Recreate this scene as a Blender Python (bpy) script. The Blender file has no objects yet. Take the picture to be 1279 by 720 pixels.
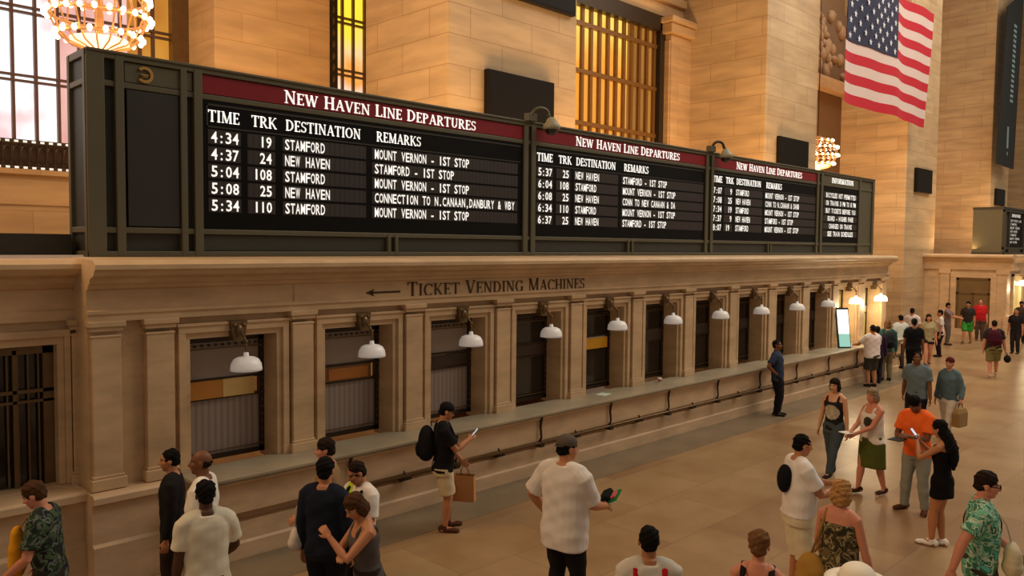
import bpy, math, random
import numpy as np
from mathutils import Vector, Matrix
random.seed(7)
SC = bpy.context.scene
COL = SC.collection
PI = math.pi

# ------------------------------------------------------------------ helpers
def tag(o, label=None, cat=None, group=None, kind=None):
    if label: o['label'] = label
    if cat: o['category'] = cat
    if group: o['group'] = group
    if kind: o['kind'] = kind
    return o

def empty(name, loc=(0, 0, 0), rz=0.0, label=None, cat=None, group=None, kind=None):
    o = bpy.data.objects.new(name, None)
    o.empty_display_size = .1
    COL.objects.link(o)
    o.location = loc
    o.rotation_euler = (0, 0, rz)
    return tag(o, label, cat, group, kind)

class MB:
    """collects polygons of ONE mesh"""
    def __init__(s): s.v = []; s.f = []
    def add(s, vs, fs):
        n = len(s.v); s.v.extend([tuple(map(float, p)) for p in vs]); s.f.extend([tuple(i + n for i in f) for f in fs]); return s
    def box(s, x0, x1, y0, y1, z0, z1):
        return s.add([(x0,y0,z0),(x1,y0,z0),(x1,y1,z0),(x0,y1,z0),(x0,y0,z1),(x1,y0,z1),(x1,y1,z1),(x0,y1,z1)],
              [(0,3,2,1),(4,5,6,7),(0,1,5,4),(1,2,6,5),(2,3,7,6),(3,0,4,7)])
    def prof_x(s, prof, x0, x1):
        n = len(prof)
        vs = [(x0, y, z) for y, z in prof] + [(x1, y, z) for y, z in prof]
        fs = [(i, (i + 1) % n, n + (i + 1) % n, n + i) for i in range(n)]
        fs += [tuple(range(n))[::-1], tuple(range(n, 2 * n))]
        return s.add(vs, fs)
    def prof_y(s, prof, y0, y1):
        n = len(prof)
        vs = [(x, y0, z) for x, z in prof] + [(x, y1, z) for x, z in prof]
        fs = [(i, (i + 1) % n, n + (i + 1) % n, n + i) for i in range(n)]
        fs += [tuple(range(n)), tuple(range(n, 2 * n))[::-1]]
        return s.add(vs, fs)
    def rings(s, rings, closed=False, cap=True):
        n = len(rings[0]); vs = [p for r in rings for p in r]; fs = []
        m = len(rings)
        for i in range(m if closed else m - 1):
            a = i * n; b = ((i + 1) % m) * n
            for j in range(n):
                k = (j + 1) % n
                fs.append((a + j, a + k, b + k, b + j))
        if cap and not closed:
            fs.append(tuple(range(n))[::-1]); fs.append(tuple((m - 1) * n + j for j in range(n)))
        return s.add(vs, fs)
    def lathe(s, prof, c=(0, 0, 0), n=24):
        rs = [[(c[0] + r * math.cos(2*PI*j/n), c[1] + r * math.sin(2*PI*j/n), c[2] + z) for j in range(n)] for r, z in prof]
        return s.rings(rs)
    def tube(s, pts, rad, n=10, r0=False, r1=False, flat=1.0, side=None):
        """round tapered tube through pts; flat squeezes the axis across 'side'"""
        P = [Vector(p) for p in pts]
        R = list(rad) if hasattr(rad, '__len__') else [rad] * len(P)
        T = []
        for i in range(len(P)):
            d = P[min(i + 1, len(P) - 1)] - P[max(i - 1, 0)]
            T.append(d.normalized() if d.length > 1e-9 else Vector((0, 0, 1)))
        rings = []
        sv = Vector(side) if side is not None else None
        def ring(c, t, r):
            nonlocal sv
            if sv is None:
                sv = Vector((1, 0, 0)) if abs(t.x) < .9 else Vector((0, 1, 0))
            a = (sv - t * sv.dot(t)); a = a.normalized() if a.length > 1e-6 else t.orthogonal().normalized()
            b = t.cross(a)
            if side is None: sv = a
            return [tuple(c + a * (r * math.cos(2*PI*j/n)) + b * (r * flat * math.sin(2*PI*j/n))) for j in range(n)]
        if r0:
            for q in (80, 50, 25): rings.append(ring(P[0] - T[0] * R[0] * math.sin(math.radians(q)), T[0], R[0] * math.cos(math.radians(q))))
        for p, t, r in zip(P, T, R): rings.append(ring(p, t, r))
        if r1:
            for q in (25, 50, 80): rings.append(ring(P[-1] + T[-1] * R[-1] * math.sin(math.radians(q)), T[-1], R[-1] * math.cos(math.radians(q))))
        return s.rings(rings)
    def ell(s, c, rx, ry, rz, M=None, n=14, m=9):
        rs = []
        for i in range(m):
            a = -PI/2 + PI * (i + .12) / (m - 1 + .24) if m > 1 else 0
            ring = []
            for j in range(n):
                v = Vector((rx*math.cos(a)*math.cos(2*PI*j/n), ry*math.cos(a)*math.sin(2*PI*j/n), rz*math.sin(a)))
                if M is not None: v = M @ v
                ring.append(tuple(Vector(c) + v))
            rs.append(ring)
        return s.rings(rs)
    def xf(s, M):
        s.v = [tuple(M @ Vector(p)) for p in s.v]; return s
    def build(s, name, mat, parent=None, loc=None, bevel=0, smooth=False, kind=None):
        me = bpy.data.meshes.new(name)
        me.from_pydata(s.v, [], s.f); me.validate(); me.update()
        o = bpy.data.objects.new(name, me); COL.objects.link(o)
        if mat: me.materials.append(mat)
        if parent: o.parent = parent
        if loc: o.location = loc
        if smooth: me.shade_smooth()
        if bevel:
            b = o.modifiers.new('bev', 'BEVEL'); b.width = bevel; b.segments = 2; b.limit_method = 'ANGLE'
        if kind: o['kind'] = kind
        return o

def copy_tree(o, parent=None):
    c = o.copy(); COL.objects.link(c)
    if parent: c.parent = parent
    for ch in list(o.children): copy_tree(ch, c)
    return c

# ------------------------------------------------------------------ materials
def newmat(name):
    m = bpy.data.materials.new(name); m.use_nodes = True
    nt = m.node_tree; return m, nt, nt.nodes['Principled BSDF']
def N(nt, t, **kw):
    n = nt.nodes.new(t)
    for k, v in kw.items(): setattr(n, k, v)
    return n
def c4(c): return (c[0], c[1], c[2], 1)
def srgb(r, g, b):
    f = lambda c: c/12.92 if c <= .04045 else ((c+.055)/1.055)**2.4
    return (f(r/255), f(g/255), f(b/255))

def plain(name, col, rough=.6, metal=0.0, var=.12, scale=6.0, emit=None, estr=0.0, spec=.4):
    m, nt, p = newmat(name)
    tc = N(nt, 'ShaderNodeTexCoord'); no = N(nt, 'ShaderNodeTexNoise'); no.inputs['Scale'].default_value = scale; no.inputs['Detail'].default_value = 4
    nt.links.new(tc.outputs['Object'], no.inputs['Vector'])
    mx = N(nt, 'ShaderNodeMix', data_type='RGBA')
    mx.inputs[6].default_value = c4([max(0, c * (1 - var)) for c in col]); mx.inputs[7].default_value = c4([min(1, c * (1 + var)) for c in col])
    nt.links.new(no.outputs['Fac'], mx.inputs[0]); nt.links.new(mx.outputs[2], p.inputs['Base Color'])
    p.inputs['Roughness'].default_value = rough; p.inputs['Metallic'].default_value = metal
    p.inputs['Specular IOR Level'].default_value = spec
    if emit:
        p.inputs['Emission Color'].default_value = c4(emit); p.inputs['Emission Strength'].default_value = estr
    return m

def stone(name, c1, c2, mortar, bw=1.6, bh=.75, rough=.55, msize=.012, bump=.15):
    """large ashlar blocks in world metres, running along whichever way the face looks"""
    m, nt, p = newmat(name)
    g = N(nt, 'ShaderNodeNewGeometry'); sp = N(nt, 'ShaderNodeSeparateXYZ'); nt.links.new(g.outputs['Position'], sp.inputs[0])
    ad = N(nt, 'ShaderNodeMath', operation='ADD'); nt.links.new(sp.outputs[0], ad.inputs[0]); nt.links.new(sp.outputs[1], ad.inputs[1])
    cb = N(nt, 'ShaderNodeCombineXYZ'); nt.links.new(ad.outputs[0], cb.inputs[0]); nt.links.new(sp.outputs[2], cb.inputs[1])
    br = N(nt, 'ShaderNodeTexBrick'); nt.links.new(cb.outputs[0], br.inputs['Vector'])
    br.inputs['Scale'].default_value = 1; br.inputs['Brick Width'].default_value = bw; br.inputs['Row Height'].default_value = bh
    br.inputs['Mortar Size'].default_value = msize; br.inputs['Mortar Smooth'].default_value = .4
    br.inputs['Color1'].default_value = c4(c1); br.inputs['Color2'].default_value = c4(c2); br.inputs['Mortar'].default_value = c4(mortar)
    no = N(nt, 'ShaderNodeTexNoise'); no.inputs['Scale'].default_value = 1.3; no.inputs['Detail'].default_value = 6
    mp = N(nt, 'ShaderNodeMapping'); mp.inputs['Scale'].default_value = (.5, .5, 3.0)
    nt.links.new(g.outputs['Position'], mp.inputs[0]); nt.links.new(mp.outputs[0], no.inputs['Vector'])
    rp = N(nt, 'ShaderNodeMapRange'); rp.inputs[1].default_value = .3; rp.inputs[2].default_value = .7; rp.inputs[3].default_value = .82; rp.inputs[4].default_value = 1.15
    nt.links.new(no.outputs['Fac'], rp.inputs[0])
    mx = N(nt, 'ShaderNodeMix', data_type='RGBA', blend_type='MULTIPLY'); mx.inputs[0].default_value = 1
    nt.links.new(br.outputs['Color'], mx.inputs[6]); nt.links.new(rp.outputs[0], mx.inputs[7])
    nt.links.new(mx.outputs[2], p.inputs['Base Color'])
    p.inputs['Roughness'].default_value = rough; p.inputs['Specular IOR Level'].default_value = .35
    bp = N(nt, 'ShaderNodeBump'); bp.inputs['Strength'].default_value = bump; bp.inputs['Distance'].default_value = .02
    nt.links.new(br.outputs['Fac'], bp.inputs['Height']); bp.invert = True
    nt.links.new(bp.outputs[0], p.inputs['Normal'])
    return m

def smooth_stone(name, col, rough=.45, var=.18, zs=2.5):
    m, nt, p = newmat(name)
    g = N(nt, 'ShaderNodeNewGeometry')
    mp = N(nt, 'ShaderNodeMapping'); mp.inputs['Scale'].default_value = (.9, .9, zs); nt.links.new(g.outputs['Position'], mp.inputs[0])
    no = N(nt, 'ShaderNodeTexNoise'); no.inputs['Scale'].default_value = 1.6; no.inputs['Detail'].default_value = 7; no.inputs['Roughness'].default_value = .6
    nt.links.new(mp.outputs[0], no.inputs['Vector'])
    cr = N(nt, 'ShaderNodeValToRGB')
    cr.color_ramp.elements[0].position = .3; cr.color_ramp.elements[0].color = c4([c * (1 - var) for c in col])
    cr.color_ramp.elements[1].position = .7; cr.color_ramp.elements[1].color = c4([min(1, c * (1 + var)) for c in col])
    nt.links.new(no.outputs['Fac'], cr.inputs[0]); nt.links.new(cr.outputs[0], p.inputs['Base Color'])
    p.inputs['Roughness'].default_value = rough; p.inputs['Specular IOR Level'].default_value = .4
    return m

def marble_floor(name):
    m, nt, p = newmat(name)
    g = N(nt, 'ShaderNodeNewGeometry')
    br = N(nt, 'ShaderNodeTexBrick'); nt.links.new(g.outputs['Position'], br.inputs['Vector'])
    br.inputs['Scale'].default_value = 1; br.inputs['Brick Width'].default_value = 1.75; br.inputs['Row Height'].default_value = 1.15
    br.inputs['Mortar Size'].default_value = .006; br.inputs['Bias'].default_value = -.1
    br.inputs['Color1'].default_value = c4(srgb(163, 137, 104)); br.inputs['Color2'].default_value = c4(srgb(146, 116, 86)); br.inputs['Mortar'].default_value = c4(srgb(128, 103, 76))
    no = N(nt, 'ShaderNodeTexNoise'); no.inputs['Scale'].default_value = .8; no.inputs['Detail'].default_value = 7; no.inputs['Roughness'].default_value = .62
    nt.links.new(g.outputs['Position'], no.inputs['Vector'])
    cr = N(nt, 'ShaderNodeValToRGB')
    e = cr.color_ramp.elements; e[0].position = .32; e[0].color = c4((.80, .70, .60)); e[1].position = .68; e[1].color = c4((1.08, 1.08, 1.0))
    nt.links.new(no.outputs['Fac'], cr.inputs[0])
    mx = N(nt, 'ShaderNodeMix', data_type='RGBA', blend_type='MULTIPLY'); mx.inputs[0].default_value = 1
    nt.links.new(br.outputs['Color'], mx.inputs[6]); nt.links.new(cr.outputs[0], mx.inputs[7]); nt.links.new(mx.outputs[2], p.inputs['Base Color'])
    n2 = N(nt, 'ShaderNodeTexNoise'); n2.inputs['Scale'].default_value = 1.5
    nt.links.new(g.outputs['Position'], n2.inputs['Vector'])
    rr = N(nt, 'ShaderNodeMapRange'); rr.inputs[3].default_value = .22; rr.inputs[4].default_value = .42; nt.links.new(n2.outputs['Fac'], rr.inputs[0]); nt.links.new(rr.outputs[0], p.inputs['Roughness'])
    p.inputs['Specular IOR Level'].default_value = .4
    return m

def emis(name, col, s):
    m, nt, p = newmat(name)
    p.inputs['Base Color'].default_value = c4([c * .6 for c in col]); p.inputs['Emission Color'].default_value = c4(col); p.inputs['Emission Strength'].default_value = s
    p.inputs['Roughness'].default_value = .4
    return m

def glow_pane(name, stops, strength, scale=(.35, .35, .35), axis_mix=0.0, z0=6, z1=12):
    """lit window glass: daylight and lamps beyond seen as soft patches"""
    m, nt, p = newmat(name)
    g = N(nt, 'ShaderNodeNewGeometry')
    mp = N(nt, 'ShaderNodeMapping'); mp.inputs['Scale'].default_value = scale; nt.links.new(g.outputs['Position'], mp.inputs[0])
    no = N(nt, 'ShaderNodeTexNoise'); no.inputs['Scale'].default_value = 1; no.inputs['Detail'].default_value = 3; nt.links.new(mp.outputs[0], no.inputs['Vector'])
    sp = N(nt, 'ShaderNodeSeparateXYZ'); nt.links.new(g.outputs['Position'], sp.inputs[0])
    mr = N(nt, 'ShaderNodeMapRange'); mr.inputs[1].default_value = z0; mr.inputs[2].default_value = z1; nt.links.new(sp.outputs[2], mr.inputs[0])
    mm = N(nt, 'ShaderNodeMix'); mm.inputs[0].default_value = axis_mix; nt.links.new(no.outputs['Fac'], mm.inputs[2]); nt.links.new(mr.outputs[0], mm.inputs[3])
    cr = N(nt, 'ShaderNodeValToRGB'); cr.color_ramp.elements.remove(cr.color_ramp.elements[0])
    for i, (pos, c) in enumerate(stops):
        e = cr.color_ramp.elements[0] if i == 0 else cr.color_ramp.elements.new(pos)
        e.position = pos; e.color = c4(c)
    nt.links.new(mm.outputs[0], cr.inputs[0])
    nt.links.new(cr.outputs[0], p.inputs['Emission Color']); p.inputs['Emission Strength'].default_value = strength
    p.inputs['Base Color'].default_value = (.05, .05, .05, 1); p.inputs['Roughness'].default_value = .15
    return m

def ribbed(name, col, period=.05, depth=.35, axis=0):
    m, nt, p = newmat(name)
    tc = N(nt, 'ShaderNodeNewGeometry'); sp = N(nt, 'ShaderNodeSeparateXYZ'); nt.links.new(tc.outputs['Position'], sp.inputs[0])
    mu = N(nt, 'ShaderNodeMath', operation='MULTIPLY'); mu.inputs[1].default_value = 2*PI/period; nt.links.new(sp.outputs[axis], mu.inputs[0])
    si = N(nt, 'ShaderNodeMath', operation='SINE'); nt.links.new(mu.outputs[0], si.inputs[0])
    mr = N(nt, 'ShaderNodeMapRange'); mr.inputs[1].default_value = -1; mr.inputs[2].default_value = 1; nt.links.new(si.outputs[0], mr.inputs[0])
    mx = N(nt, 'ShaderNodeMix', data_type='RGBA'); mx.inputs[6].default_value = c4([c*(1-depth) for c in col]); mx.inputs[7].default_value = c4([min(1, c*(1+depth)) for c in col])
    nt.links.new(mr.outputs[0], mx.inputs[0]); nt.links.new(mx.outputs[2], p.inputs['Base Color']); p.inputs['Roughness'].default_value = .5
    return m

def patterned(name, cols, scale=14.0, rough=.85):
    """printed cloth: irregular patches of several colours"""
    m, nt, p = newmat(name)
    tc = N(nt, 'ShaderNodeTexCoord'); no = N(nt, 'ShaderNodeTexNoise'); no.inputs['Scale'].default_value = scale; no.inputs['Detail'].default_value = 1.5; no.inputs['Distortion'].default_value = .8
    nt.links.new(tc.outputs['Object'], no.inputs['Vector'])
    cr = N(nt, 'ShaderNodeValToRGB'); cr.color_ramp.interpolation = 'CONSTANT'
    cr.color_ramp.elements.remove(cr.color_ramp.elements[0])
    k = len(cols)
    for i, c in enumerate(cols):
        pos = 0 if i == 0 else .40 + .22 * (i - 1) / max(1, k - 2)
        e = cr.color_ramp.elements[0] if i == 0 else cr.color_ramp.elements.new(pos)
        e.position = pos; e.color = c4(c)
    nt.links.new(no.outputs['Fac'], cr.inputs[0]); nt.links.new(cr.outputs[0], p.inputs['Base Color']); p.inputs['Roughness'].default_value = rough
    p.inputs['Specular IOR Level'].default_value = .2
    return m

def vcol(name, rough=.55):
    m, nt, p = newmat(name)
    a = N(nt, 'ShaderNodeAttribute', attribute_name='Col'); nt.links.new(a.outputs['Color'], p.inputs['Base Color'])
    p.inputs['Roughness'].default_value = rough; p.inputs['Specular IOR Level'].default_value = .3
    return m

STONE_WALL = stone('wall_limestone', srgb(196, 160, 116), srgb(188, 150, 106), srgb(172, 134, 92), 1.7, .64, msize=.01, bump=.08)
STONE_FRONT = stone('pier_limestone', srgb(192, 164, 126), srgb(182, 152, 114), srgb(158, 128, 92), 1.9, .64, msize=.012, bump=.12)
BOOTH = smooth_stone('booth_stone', srgb(202, 170, 131))
BOOTH_D = smooth_stone('booth_base_stone', srgb(206, 174, 138))
COUNTER = smooth_stone('counter_stone', srgb(160, 146, 122), .35)
STRIP = smooth_stone('border_marble', srgb(122, 106, 84), .35)
FLOOR = marble_floor('marble_floor')
OLIVE = plain('olive_painted_metal', srgb(94, 88, 68), .5, .2, .08)
OLIVE_D = plain('dark_olive_panel', srgb(52, 50, 42), .5, .1, .15)
BLACKP = plain('black_display', srgb(15, 13, 12), .6, 0, .2, spec=.1)
FLAP = ribbed('flap_row_dark', srgb(44, 34, 32), .085, .35)
RED = plain('red_band', srgb(132, 10, 24), .4, 0, .06)
LETTER = emis('lit_white_lettering', (1, .97, .9), .85)
DARKM = plain('dark_bronze', srgb(62, 50, 38), .45, .5, .2)
BRONZE = plain('bronze', srgb(112, 88, 58), .4, .5, .25)
BRASS = plain('brass', srgb(186, 144, 80), .35, .5, .15)
DARKGLASS = plain('dark_glass', srgb(40, 32, 26), .12, 0, .5, 1.5, spec=.6)
GREYGLASS = plain('grey_glass', srgb(158, 142, 128), .3, 0, .2, 2.0, spec=.5)
SHUTTER = ribbed('ribbed_shutter', srgb(146, 130, 122), .085, .16)
SHADE = plain('white_enamel', srgb(226, 220, 212), .35, 0, .03, emit=(1, .95, .9), estr=.12)
LIT = emis('lit_lamp', (1, .84, .55), 6)
SIGN_O = plain('orange_sign', srgb(188, 124, 50), .5, 0, .08)
SIGN_C = plain('cream_sign', srgb(214, 178, 112), .5, 0, .06)
SIGN_Y = plain('yellow_sign', srgb(214, 154, 34), .5, 0, .08)
ENGRAVE = plain('engraved_dark', srgb(78, 58, 40), .8)
SCREENM = plain('screen_black', srgb(24, 19, 14), .6, 0, .1, spec=.1)
BULB = emis('bare_bulb', (1, .76, .44), 7)
BOWLLIT = emis('lit_alabaster', (1, .80, .48), 1.6)
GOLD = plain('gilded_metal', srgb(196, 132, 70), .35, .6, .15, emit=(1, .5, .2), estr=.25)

# ------------------------------------------------------------------ lettering
SERIF = {}
def _glyphs():
    T, t, s = .17, .075, .06
    def q(x0, y0, x1, y1, w):        # stroke with horizontal thickness w
        return [(x0 - w/2, y0), (x0 + w/2, y0), (x1 + w/2, y1), (x1 - w/2, y1)]
    def bar(x0, x1, y, h=t): return [(x0, y - h/2), (x1, y - h/2), (x1, y + h/2), (x0, y + h/2)]
    def ser(x, y, w=.15): return [(x - w, y), (x + w, y), (x + w, y + s), (x - w, y + s)]
    def arc(cx, cy, rx, ry, a0, a1, wx=T, wy=t, n=14):
        out = []
        for i in range(n):
            p = []
            for a, inn in ((a0 + (a1-a0)*i/n, 0), (a0 + (a1-a0)*(i+1)/n, 0), (a0 + (a1-a0)*(i+1)/n, 1), (a0 + (a1-a0)*i/n, 1)):
                r = math.radians(a)
                p.append((cx + (rx - inn*wx)*math.cos(r), cy + (ry - inn*wy)*math.sin(r)))
            out.append(p)
        return out
    def stem(x, w=T): return [q(x, 0, x, 1, w), ser(x, 0), ser(x, 1 - s)]
    G = SERIF
    G['I'] = (.36, stem(.18))
    G['T'] = (.74, [q(.37, 0, .37, 1, T), ser(.37, 0), bar(.02, .72, .96), q(.05, .78, .05, 1, .06), q(.69, .78, .69, 1, .06)])
    G['L'] = (.62, stem(.16) + [bar(.1, .6, .035), q(.58, 0, .58, .24, .06)])
    G['E'] = (.64, stem(.16) + [bar(.1, .6, .035), bar(.1, .6, .965), bar(.16, .46, .52), q(.58, 0, .58, .22, .06), q(.57, .8, .57, 1, .06), q(.45, .42, .45, .62, .05)])
    G['H'] = (.84, stem(.16) + stem(.68) + [bar(.16, .68, .5)])
    G['N'] = (.88, [q(.16, 0, .16, 1, t), ser(.16, 0, .13), ser(.1, 1 - s, .1), q(.72, 0, .72, 1, t), ser(.72, 1 - s, .13), q(.16, 1, .72, 0, T)])
    G['M'] = (1.02, [q(.14, 0, .16, 1, t), ser(.14, 0, .12), q(.18, 1, .5, .02, T), q(.84, 1, .5, .02, t), q(.86, 0, .84, 1, T), ser(.86, 0, .14), ser(.12, 1 - s, .1), ser(.88, 1 - s, .1)])
    G['A'] = (.84, [q(.12, 0, .42, 1, t), q(.42, 1, .72, 0, T), bar(.22, .62, .34), ser(.12, 0, .12), ser(.72, 0, .14)])
    G['V'] = (.8, [q(.12, 1, .41, 0, T), q(.41, 0, .7, 1, t), ser(.12, 1 - s, .14), ser(.7, 1 - s, .11)])
    G['W'] = (1.2, [q(.12, 1, .36, 0, T), q(.36, 0, .6, 1, t), q(.58, 1, .82, 0, T), q(.82, 0, 1.06, 1, t), ser(.12, 1 - s, .13), ser(1.06, 1 - s, .11), ser(.59, 1 - s, .1)])
    G['K'] = (.82, stem(.16) + [q(.22, .42, .68, 1, t), q(.34, .56, .72, 0, T), ser(.68, 1 - s, .12), ser(.72, 0, .12)])
    G['D'] = (.84, stem(.16) + arc(.3, .5, .5, .5, -90, 90) + [bar(.1, .32, .037), bar(.1, .32, .963)])
    G['P'] = (.68, stem(.16) + arc(.3, .73, .34, .27, -90, 90) + [bar(.16, .32, .5), bar(.1, .32, .963)])
    G['R'] = (.8, stem(.16) + arc(.3, .73, .34, .27, -90, 90) + [bar(.16, .32, .5), bar(.1, .32, .963), q(.36, .5, .68, 0, T), ser(.71, 0, .1)])
    G['C'] = (.8, arc(.44, .5, .42, .5, 42, 318) + [q(.74, .7, .74, .96, .06)])
    G['G'] = (.86, arc(.44, .5, .42, .5, 42, 318) + [q(.74, .7, .74, .96, .06), q(.72, .1, .72, .42, T), ser(.72, .4, .14)])
    G['S'] = (.6, arc(.3, .74, .26, .26, 30, 270, .12, .08) + arc(.3, .27, .27, .27, -150, 90, .13, .08) + [q(.52, .76, .52, .98, .05), q(.06, .02, .06, .26, .05)])
    G['U'] = (.84, [q(.18, .32, .18, 1, T), q(.68, .32, .68, 1, t), ser(.18, 1 - s), ser(.68, 1 - s, .12)] + arc(.405, .34, .31, .34, 180, 360, .16, .08))
    G['O'] = (.88, arc(.44, .5, .42, .5, 0, 360, n=24))
    G['F'] = (.6, stem(.16) + [bar(.1, .58, .965), bar(.16, .46, .5), q(.56, .8, .56, 1, .06)])
    G[' '] = (.42, [])
_glyphs()
def serif_text(mb, txt, x0, x1, z0, h, y, depth=.006, big_initial=1.0):
    adv = 0; items = []
    prev = ' '
    for ch in txt:
        k = big_initial if (prev == ' ' and ch != ' ') else 1.0
        w, polys = SERIF[ch]; items.append((adv, k, polys)); adv += (w + .06) * k; prev = ch
    sx = (x1 - x0) / adv
    for a, k, polys in items:
        for p in polys:
            ar = sum(p[i][0]*p[(i+1) % 4][1] - p[(i+1) % 4][0]*p[i][1] for i in range(4))
            if ar < 0: p = p[::-1]
            f = [(x0 + (a + px*k) * sx, y, z0 + pz * h * k) for px, pz in p]
            b = [(px, y + depth, pz) for px, _, pz in f]
            mb.add(f + b, [(0,1,2,3),(0,4,5,1),(1,5,6,2),(2,6,7,3),(3,7,4,0)])

_gcache = {}
def sans(ch):
    if ch not in _gcache:
        cu = bpy.data.curves.new('g', 'FONT'); cu.body = ch; cu.resolution_u = 2; cu.offset = .016
        ob = bpy.data.objects.new('g', cu); COL.objects.link(ob)
        dg = bpy.context.evaluated_depsgraph_get(); me = bpy.data.meshes.new_from_object(ob.evaluated_get(dg))
        vs = [tuple(v.co) for v in me.vertices]; fs = [tuple(p.vertices) for p in me.polygons]
        bpy.data.objects.remove(ob); bpy.data.curves.remove(cu); bpy.data.meshes.remove(me)
        _gcache[ch] = (vs, fs)
    return _gcache[ch]
def cell_text(mb, txt, x0, z0, cw, h, y, fill=.86):
    """flap characters, one per cell"""
    for i, ch in enumerate(txt):
        if ch == ' ': continue
        vs, fs = sans(ch)
        if not vs: continue
        xs = [v[0] for v in vs]; w = max(xs) - min(xs); mx = (max(xs) + min(xs)) / 2
        k = min(cw * fill / w, h * 1.45) if ch not in '-.,:I1' else h * 1.3
        kz = h / .70
        cx = x0 + (i + .5) * cw
        mb.add([(cx + (v[0]-mx)*k, y, z0 + v[1]*kz) for v in vs], fs)

# ------------------------------------------------------------------ the setting
MB().box(-8, 76, -14, 8.25, -.2, 0).box(-8, 76, 8.25, 24, -.2, -.0005).build('floor', FLOOR, kind='structure')
MB().box(-8, 26.6, 8.25, 9.12, -.1, .004).build('trim_1', STRIP, kind='structure')

# ticket office walls -------------------------------------------------
GX0, PITCH, NW, OPW = 4.09, 1.878, 12, 1.15
XL, XR = 2.95, 26.45
wb = MB()
# base below the counter, stepped
wb.prof_x([(9.10, 0), (9.10, .20), (9.13, .22), (9.13, .45), (9.22, .47), (9.22, .57), (9.06, .59), (9.06, .95), (9.03, .97), (9.03, 1.0), (9.9, 1.0), (9.9, 0)], 3.98, XR)
wb.prof_x([(9.36, 0), (9.36, .47), (9.40, .5), (9.40, .93), (9.33, .96), (9.33, 1.03), (9.36, 1.06), (9.9, 1.07), (9.9, 0)], XL - .05, 3.98)
wb.build('wall_base', BOOTH_D, kind='structure', bevel=.006)
wl = MB()
wl.box(XL, GX0, 9.62, 10.05, 1.0, 3.1)
for i in range(NW):
    a = GX0 + i * PITCH
    b = GX0 + (i + 1) * PITCH if i < NW - 1 else XR
    wl.box(a + OPW, b, 9.62, 10.05, 1.0, 3.1)
    wl.box(a, a + OPW, 9.62, 10.05, 2.72, 3.1)
wl.box(XL, XR, 9.62, 12.9, 3.05, 3.66)
wl.box(XR - .1, XR, 9.62, 12.9, 0, 3.1)
wl.box(XL, XL + .25, 10.05, 12.9, 0, 3.1)
wl.build('wall_front', BOOTH, kind='structure')
# entablature: architrave, frieze panel, cornice
en = MB()
en.prof_x([(9.5, 2.97), (9.5, 3.05), (9.48, 3.055), (9.48, 3.09), (9.53, 3.1), (9.53, 3.32), (9.48, 3.34), (9.46, 3.38), (9.42, 3.4), (9.40, 3.45), (9.28, 3.49), (9.26, 3.53), (9.22, 3.56), (9.22, 3.61), (9.26, 3.635), (9.3, 3.66), (10.1, 3.68), (10.1, 2.97)], XL - .03, XR + .03)
en.build('trim_2', BOOTH, kind='structure')
MB().box(5.46, 26.2, 9.515, 9.56, 3.08, 3.33).build('trim_3', BOOTH, kind='structure', bevel=.008)
# left return + recessed left part with its own entablature
lw = MB()
lw.box(XL - .02, XL + .3, 9.55, 10.1, 0, 3.0)
lw.box(-6, 1.2, 10.02, 10.3, 0, 3.1); lw.box(2.74, XL, 10.02, 10.3, 0, 3.1)
lw.box(1.2, 2.74, 10.02, 10.3, 2.7, 3.1); lw.box(1.2, 2.74, 9.95, 10.3, 0, 1.1)
lw.box(-6, XL, 10.0, 12.9, 3.05, 3.6)
lw.build('wall_left', BOOTH, kind='structure')
en = MB()
en.prof_x([(9.95, 2.97), (9.95, 3.08), (9.98, 3.1), (9.98, 3.32), (9.93, 3.34), (9.87, 3.4), (9.85, 3.45), (9.73, 3.49), (9.67, 3.56), (9.67, 3.61), (9.75, 3.66), (10.4, 3.68), (10.4, 2.97)], -6, XL)
en.build('trim_4', BOOTH, kind='structure')
lb = MB().prof_x([(9.6, 0), (9.6, .47), (9.66, .5), (9.66, .95), (9.55, .97), (9.55, 1.05), (9.58, 1.08), (10.1, 1.1), (10.1, 0)], -6, XL - .05)
lb.build('trim_5', BOOTH_D, kind='structure', bevel=.005)

def pilaster(x0, x1, y, label, cap=True):
    t = empty('pilaster', ((x0 + x1)/2, y, 1.07), 0, label, 'pilaster', 'stone pilasters along the ticket office')
    hw = (x1 - x0)/2
    MB().box(-hw, hw, 0, .118, .16, 1.75).build('shaft', BOOTH, t, bevel=.008)
    MB().box(-hw - .035, hw + .035, -.035, .118, 0, .13).box(-hw - .015, hw + .015, -.015, .118, .13, .165).build('base', BOOTH, t, bevel=.01)
    MB().box(-hw - .01, hw + .01, -.01, .118, 1.72, 1.745).box(-hw - .02, hw + .02, -.02, .118, 1.79, 1.84).box(-hw - .045, hw + .045, -.045, .118, 1.84, 1.905).build('capital', BOOTH, t, bevel=.008)
    return t
ORD = ['first', 'second', 'third', 'fourth', 'fifth', 'sixth', 'seventh', 'eighth', 'ninth', 'tenth', 'eleventh', 'twelfth']
pilaster(2.96, 3.27, 9.5, 'stone corner pilaster at the left end of the long ticket office')
pilaster(3.55, 3.87, 9.5, 'stone pilaster just left of the first ticket window with a lamp')
for i in range(NW - 1):
    a = GX0 + i*PITCH + OPW + .19
    pilaster(a, a + .31, 9.5, 'stone pilaster between the %s and %s lamp-lit ticket windows from the left' % (ORD[i], ORD[i+1]))
pilaster(XR - .5, XR - .12, 9.5, 'stone pilaster at the far right end of the long ticket office')

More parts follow.
